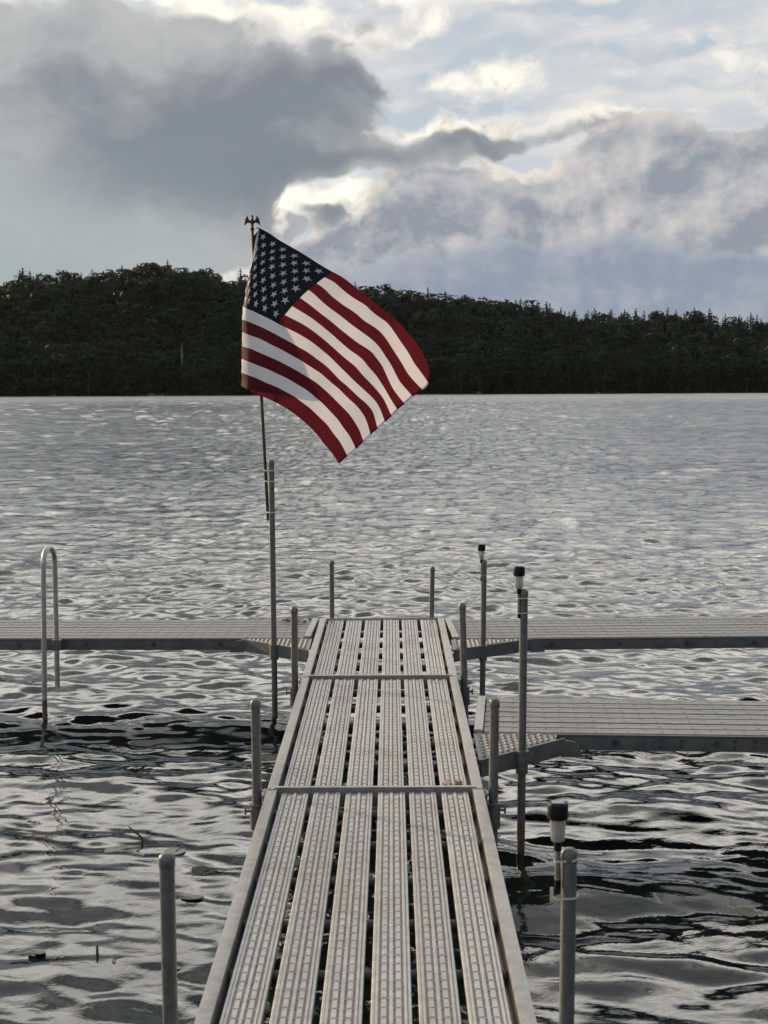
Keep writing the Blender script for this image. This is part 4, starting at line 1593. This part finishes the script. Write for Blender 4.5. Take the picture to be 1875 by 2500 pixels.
def cloth_patch(name, u0, u1, v0, v1, nu, nv, m, parent):
    us_ = np.linspace(u0, u1, nu + 1)
    vs_ = np.linspace(v0, v1, nv + 1)
    uu, vv = np.meshgrid(us_, vs_)
    co = flag_surface(uu, vv).reshape(-1, 3) - np.array(parent.location)
    w = nu + 1
    f = [(j * w + i, (j + 1) * w + i, (j + 1) * w + i + 1, j * w + i + 1) for j in range(nv) for i in range(nu)]
    return mesh_obj(name, co, f, m, parent)


def build_flag():
    org = Vector((-0.85, 10.24, 3.20))
    t = thing('flag', 'American flag blowing out from the pole, stars and red and white stripes', 'flag', org)
    can = cloth_patch('canton', 0.0, 0.4, 0, 7, 44, 42, M_blue_cloth, t)
    for i in range(13):
        u0 = 0.4 if i < 7 else 0.0
        cloth_patch('stripe', u0, 1.0, i, i + 1, 60 if i < 7 else 100, 6, M_red_cloth if i % 2 == 0 else M_white_cloth, t)['label'] = 'red stripe' if i % 2 == 0 else 'white stripe'
    # hem at the fly end
    vs_ = np.linspace(0, 13, 79)
    a = flag_surface(np.full_like(vs_, 0.9925), vs_) - np.array(org)
    b = flag_surface(np.full_like(vs_, 0.9999), vs_) - np.array(org)
    off = np.array([0, -0.0012, 0])
    for i in range(13):
        sl_ = slice(i * 6, i * 6 + 7)
        co = np.concatenate([a[sl_] + off, b[sl_] + off, a[sl_] - off, b[sl_] - off])
        f = []
        for k in range(6):
            f += [(k, k + 1, k + 8, k + 7), (k + 14, k + 21, k + 22, k + 15)]
        mesh_obj('fly_hem', co, f, M_red_cloth if i % 2 == 0 else M_white_cloth, t)
    # fifty stars, both faces of the cloth
    for r in range(1, 10):
        for c in range(1, 12):
            if (r + c) % 2:
                continue
            uc, vc = c / 12 * 0.4, r * 0.7
            R = 0.0280 / 0.07                      # radius in stripe widths
            ang = [math.pi / 2 + k * math.pi / 5 for k in range(10)]
            ring = [(uc + (R if k % 2 == 0 else R * 0.385) * math.cos(q) * 0.07 / 1.52, vc - (R if k % 2 == 0 else R * 0.385) * math.sin(q)) for k, q in enumerate(ang)]
            pts = np.array([(uc, vc)] + ring)
            pts[:, 0] = np.clip(pts[:, 0], 0.0005, 0.3995)
            S = flag_surface(pts[:, 0], pts[:, 1])
            e = 1e-3
            du = flag_surface(pts[:, 0] + e, pts[:, 1]) - flag_surface(np.maximum(pts[:, 0] - e, 0), pts[:, 1])
            dv = flag_surface(pts[:, 0], pts[:, 1] + 0.03) - flag_surface(pts[:, 0], np.maximum(pts[:, 1] - 0.03, 0))
            nn = np.cross(dv, du)
            nn /= np.linalg.norm(nn, axis=1)[:, None] + 1e-12
            co = np.concatenate([S + nn * 0.0018, S - nn * 0.0018]) - np.array(org)
            f = [(0, 1 + k, 1 + (k + 1) % 10) for k in range(10)] + [(11, 12 + (k + 1) % 10, 12 + k) for k in range(10)]
            mesh_obj('star', co, f, M_star_cloth, can)
    # white header sleeve at the hoist
    rt = np.array([(238, 184), (233, 250), (222, 320), (205, 385), (180, 450), (160, 520)], float)
    lf = np.array([(224, 205), (203, 285), (193, 350), (185, 410), (168, 470), (152, 535)], float)
    A_ = px_to_world(rt[:, 0], rt[:, 1], np.linspace(10.215, 10.24, 6))
    mid = px_to_world((rt[:, 0] + lf[:, 0]) / 2, (rt[:, 1] + lf[:, 1]) / 2, np.linspace(10.212, 10.245, 6))
    B_ = px_to_world(lf[:, 0], lf[:, 1], np.linspace(10.225, 10.27, 6))
    co = np.concatenate([A_, mid, B_]) - np.array(org)
    f = [(k + 6 * j, k + 1 + 6 * j, k + 7 + 6 * j, k + 6 + 6 * j) for j in range(2) for k in range(5)]
    mesh_obj('header', co, f, M_header_cloth, t)
    # ring holding the upper corner to the pole
    g = px_to_world(np.array([222.0]), np.array([180.0]), np.array([10.21]))[0] - np.array(org)
    bm = bmesh.new()
    R_ = 0.014
    tube(bm, [(g[0] + R_ * math.cos(q), g[1] + 0.018 + R_ * math.sin(q), g[2]) for q in [2 * math.pi * k / 16 for k in range(17)]], 0.0022, 6, cap=False)
    bm_obj('grommet_ring', bm, M_bolt, t, smooth=True)


build_flag()


# ------------------------------------------------------------------ lily pads and stems
def lily_pad(x, y, r, rz, tilt, label, curl=0.0):
    bm = bmesh.new()
    n = 18
    cx = bm.verts.new((0, 0, -0.002))
    cb = bm.verts.new((0, 0, -0.005))
    rng = random.Random(int(x * 1000 + y * 77))
    top, bot = [], []
    for k in range(n + 1):
        a = 0.28 + (2 * math.pi - 0.56) * k / n
        rr = r * (1 + rng.uniform(-0.05, 0.05))
        z = curl * r * math.sin(a * 1.5) ** 2
        top.append(bm.verts.new((rr * math.cos(a), rr * 0.82 * math.sin(a), z)))
        bot.append(bm.verts.new((rr * math.cos(a), rr * 0.82 * math.sin(a), z - 0.003)))
    for k in range(n):
        bm.faces.new((cx, top[k], top[k + 1]))
        bm.faces.new((cb, bot[k + 1], bot[k]))
        bm.faces.new((top[k + 1], top[k], bot[k], bot[k + 1]))
    o = bm_obj('lily_pad', bm, M_pad, smooth=True)
    o.location = (x, y, 0.007)
    o.rotation_euler = (tilt, tilt * 0.4, rz)
    tag(o, label, 'lily pad', 'lily pads floating beside the dock')


def reed(name, pts, r, label):
    bm = bmesh.new()
    tube(bm, pts, r, 7)
    o = bm_obj(name, bm, M_stem, smooth=True)
    tag(o, label, 'stem')


LILY = [(254, 1839, 0.062, 0.4, 0.06, 'left of the lily pads in the row behind the nearest left post'),
        (291, 1851, 0.055, 2.2, -0.04, 'middle lily pad in the row behind the nearest left post'),
        (377, 1842, 0.060, 1.1, 0.05, 'right lily pad in the row behind the nearest left post, by the bent stem'),
        (435, 1886, 0.045, 0.2, 0.42, 'tilted lily pad between the nearest left post and the walkway'),
        (414, 1941, 0.055, 3.0, 0.10, 'narrow lily pad just right of the nearest left post cap'),
        (262, 2081, 0.040, 0.9, 0.30, 'curled lily pad beside the short stem left of the nearest left post'),
        (222, 2092, 0.045, 2.0, 0.10, 'flat lily pad left of the short stem in the lower left'),
        (381, 2091, 0.035, 1.4, 0.15, 'small lily pad touching the view of the nearest left post, low down'),
        (80, 2060, 0.038, 2.6, 0.12, 'lone lily pad near the left edge of the picture'),
        (1614, 1973, 0.050, 0.5, 0.20, 'lone lily pad on the right, away from the docks')]
for fx, fy, r_, rz_, tl_, lab in LILY:
    dl = cam.matrix_world.to_3x3() @ Vector(((fx - 829.5) / 3324, -(fy - 1106) / 3324, -1))
    tt = -2.2 / dl.z
    lily_pad(0.078 + dl.x * tt, dl.y * tt, r_, rz_, tl_, lab, 0.12 if 'curled' in lab or 'tilted' in lab else 0.02)
reed('water_stem', [(-1.16, 7.36, -0.2), (-1.15, 7.36, 0.02), (-1.155, 7.36, 0.035), (-1.19, 7.36, 0.062), (-1.215, 7.365, 0.085)], [0.006, 0.006, 0.005, 0.005, 0.003],
     'thin bent stem rising from the lily pads on the left')
reed('water_stem', [(-1.085, 5.86, -0.2), (-1.083, 5.86, 0.01), (-1.083, 5.86, 0.045)], [0.006, 0.006, 0.004],
     'short upright stem in the water left of the nearest left post')


# ------------------------------------------------------------------ dead leaves on the left side dock
def dead_leaves():
    t = thing('leaf_litter', 'small heap of brown dead leaves on the left side dock beside the walkway', 'leaves', (-0.64, 11.20, DZ + 0.002))
    rnd = random.Random(8)
    m = mat('dead_leaf', lambda N: principled(N, N.mix(N.noise(pos(N), 50, 3), (0.045, 0.028, 0.012), (0.12, 0.075, 0.03)), 0.8))
    for k in range(12):
        bm = bmesh.new()
        L, w = rnd.uniform(0.035, 0.065), rnd.uniform(0.014, 0.024)
        prof = [(0, 0), (0.3, 0.8), (0.55, 1.0), (0.8, 0.65), (1, 0)]
        mid = [bm.verts.new((p * L, 0, 0.004 + 0.012 * math.sin(p * 3.1))) for p, q in prof]
        lt = [bm.verts.new((p * L, q * w, 0.010 + 0.010 * q)) for p, q in prof[1:-1]]
        rt = [bm.verts.new((p * L, -q * w, 0.008 + 0.012 * q)) for p, q in prof[1:-1]]
        for side, sg in ((lt, 1), (rt, -1)):
            ring = [mid[0]] + side + [mid[-1]]
            for i in range(4):
                f = [mid[i], mid[i + 1], ring[i + 1], ring[i]]
                f = list(dict.fromkeys(f))
                bm.faces.new(f if sg > 0 else f[::-1])
        o = bm_obj('leaf', bm, m, t, smooth=True)
        o.location = (rnd.gauss(0, 0.055), rnd.gauss(0, 0.022), rnd.uniform(0, 0.008))
        o.rotation_euler = (rnd.uniform(-0.4, 0.4), rnd.uniform(-0.3, 0.3), rnd.uniform(0, 6.28))


dead_leaves()

# ------------------------------------------------------------------ evening haze over the lake
def build_haze():
    bm = bmesh.new()
    box(bm, -1990, 1990, -520, 1790, -2.0, 115.0)
    m = bpy.data.materials.new('haze')
    m.use_nodes = True
    t = m.node_tree
    t.nodes.clear()
    N = NT(t)
    v = N.n('ShaderNodeVolumePrincipled')
    v.inputs['Color'].default_value = (0.86, 0.92, 0.96, 1)
    v.inputs['Density'].default_value = 0.000009
    v.inputs['Anisotropy'].default_value = 0.2
    t.links.new(v.outputs[0], N.n('ShaderNodeOutputMaterial').inputs['Volume'])
    o = bm_obj('haze', bm, m)
    o['kind'] = 'stuff'
    o['label'] = 'thin evening haze over the lake'


build_haze()
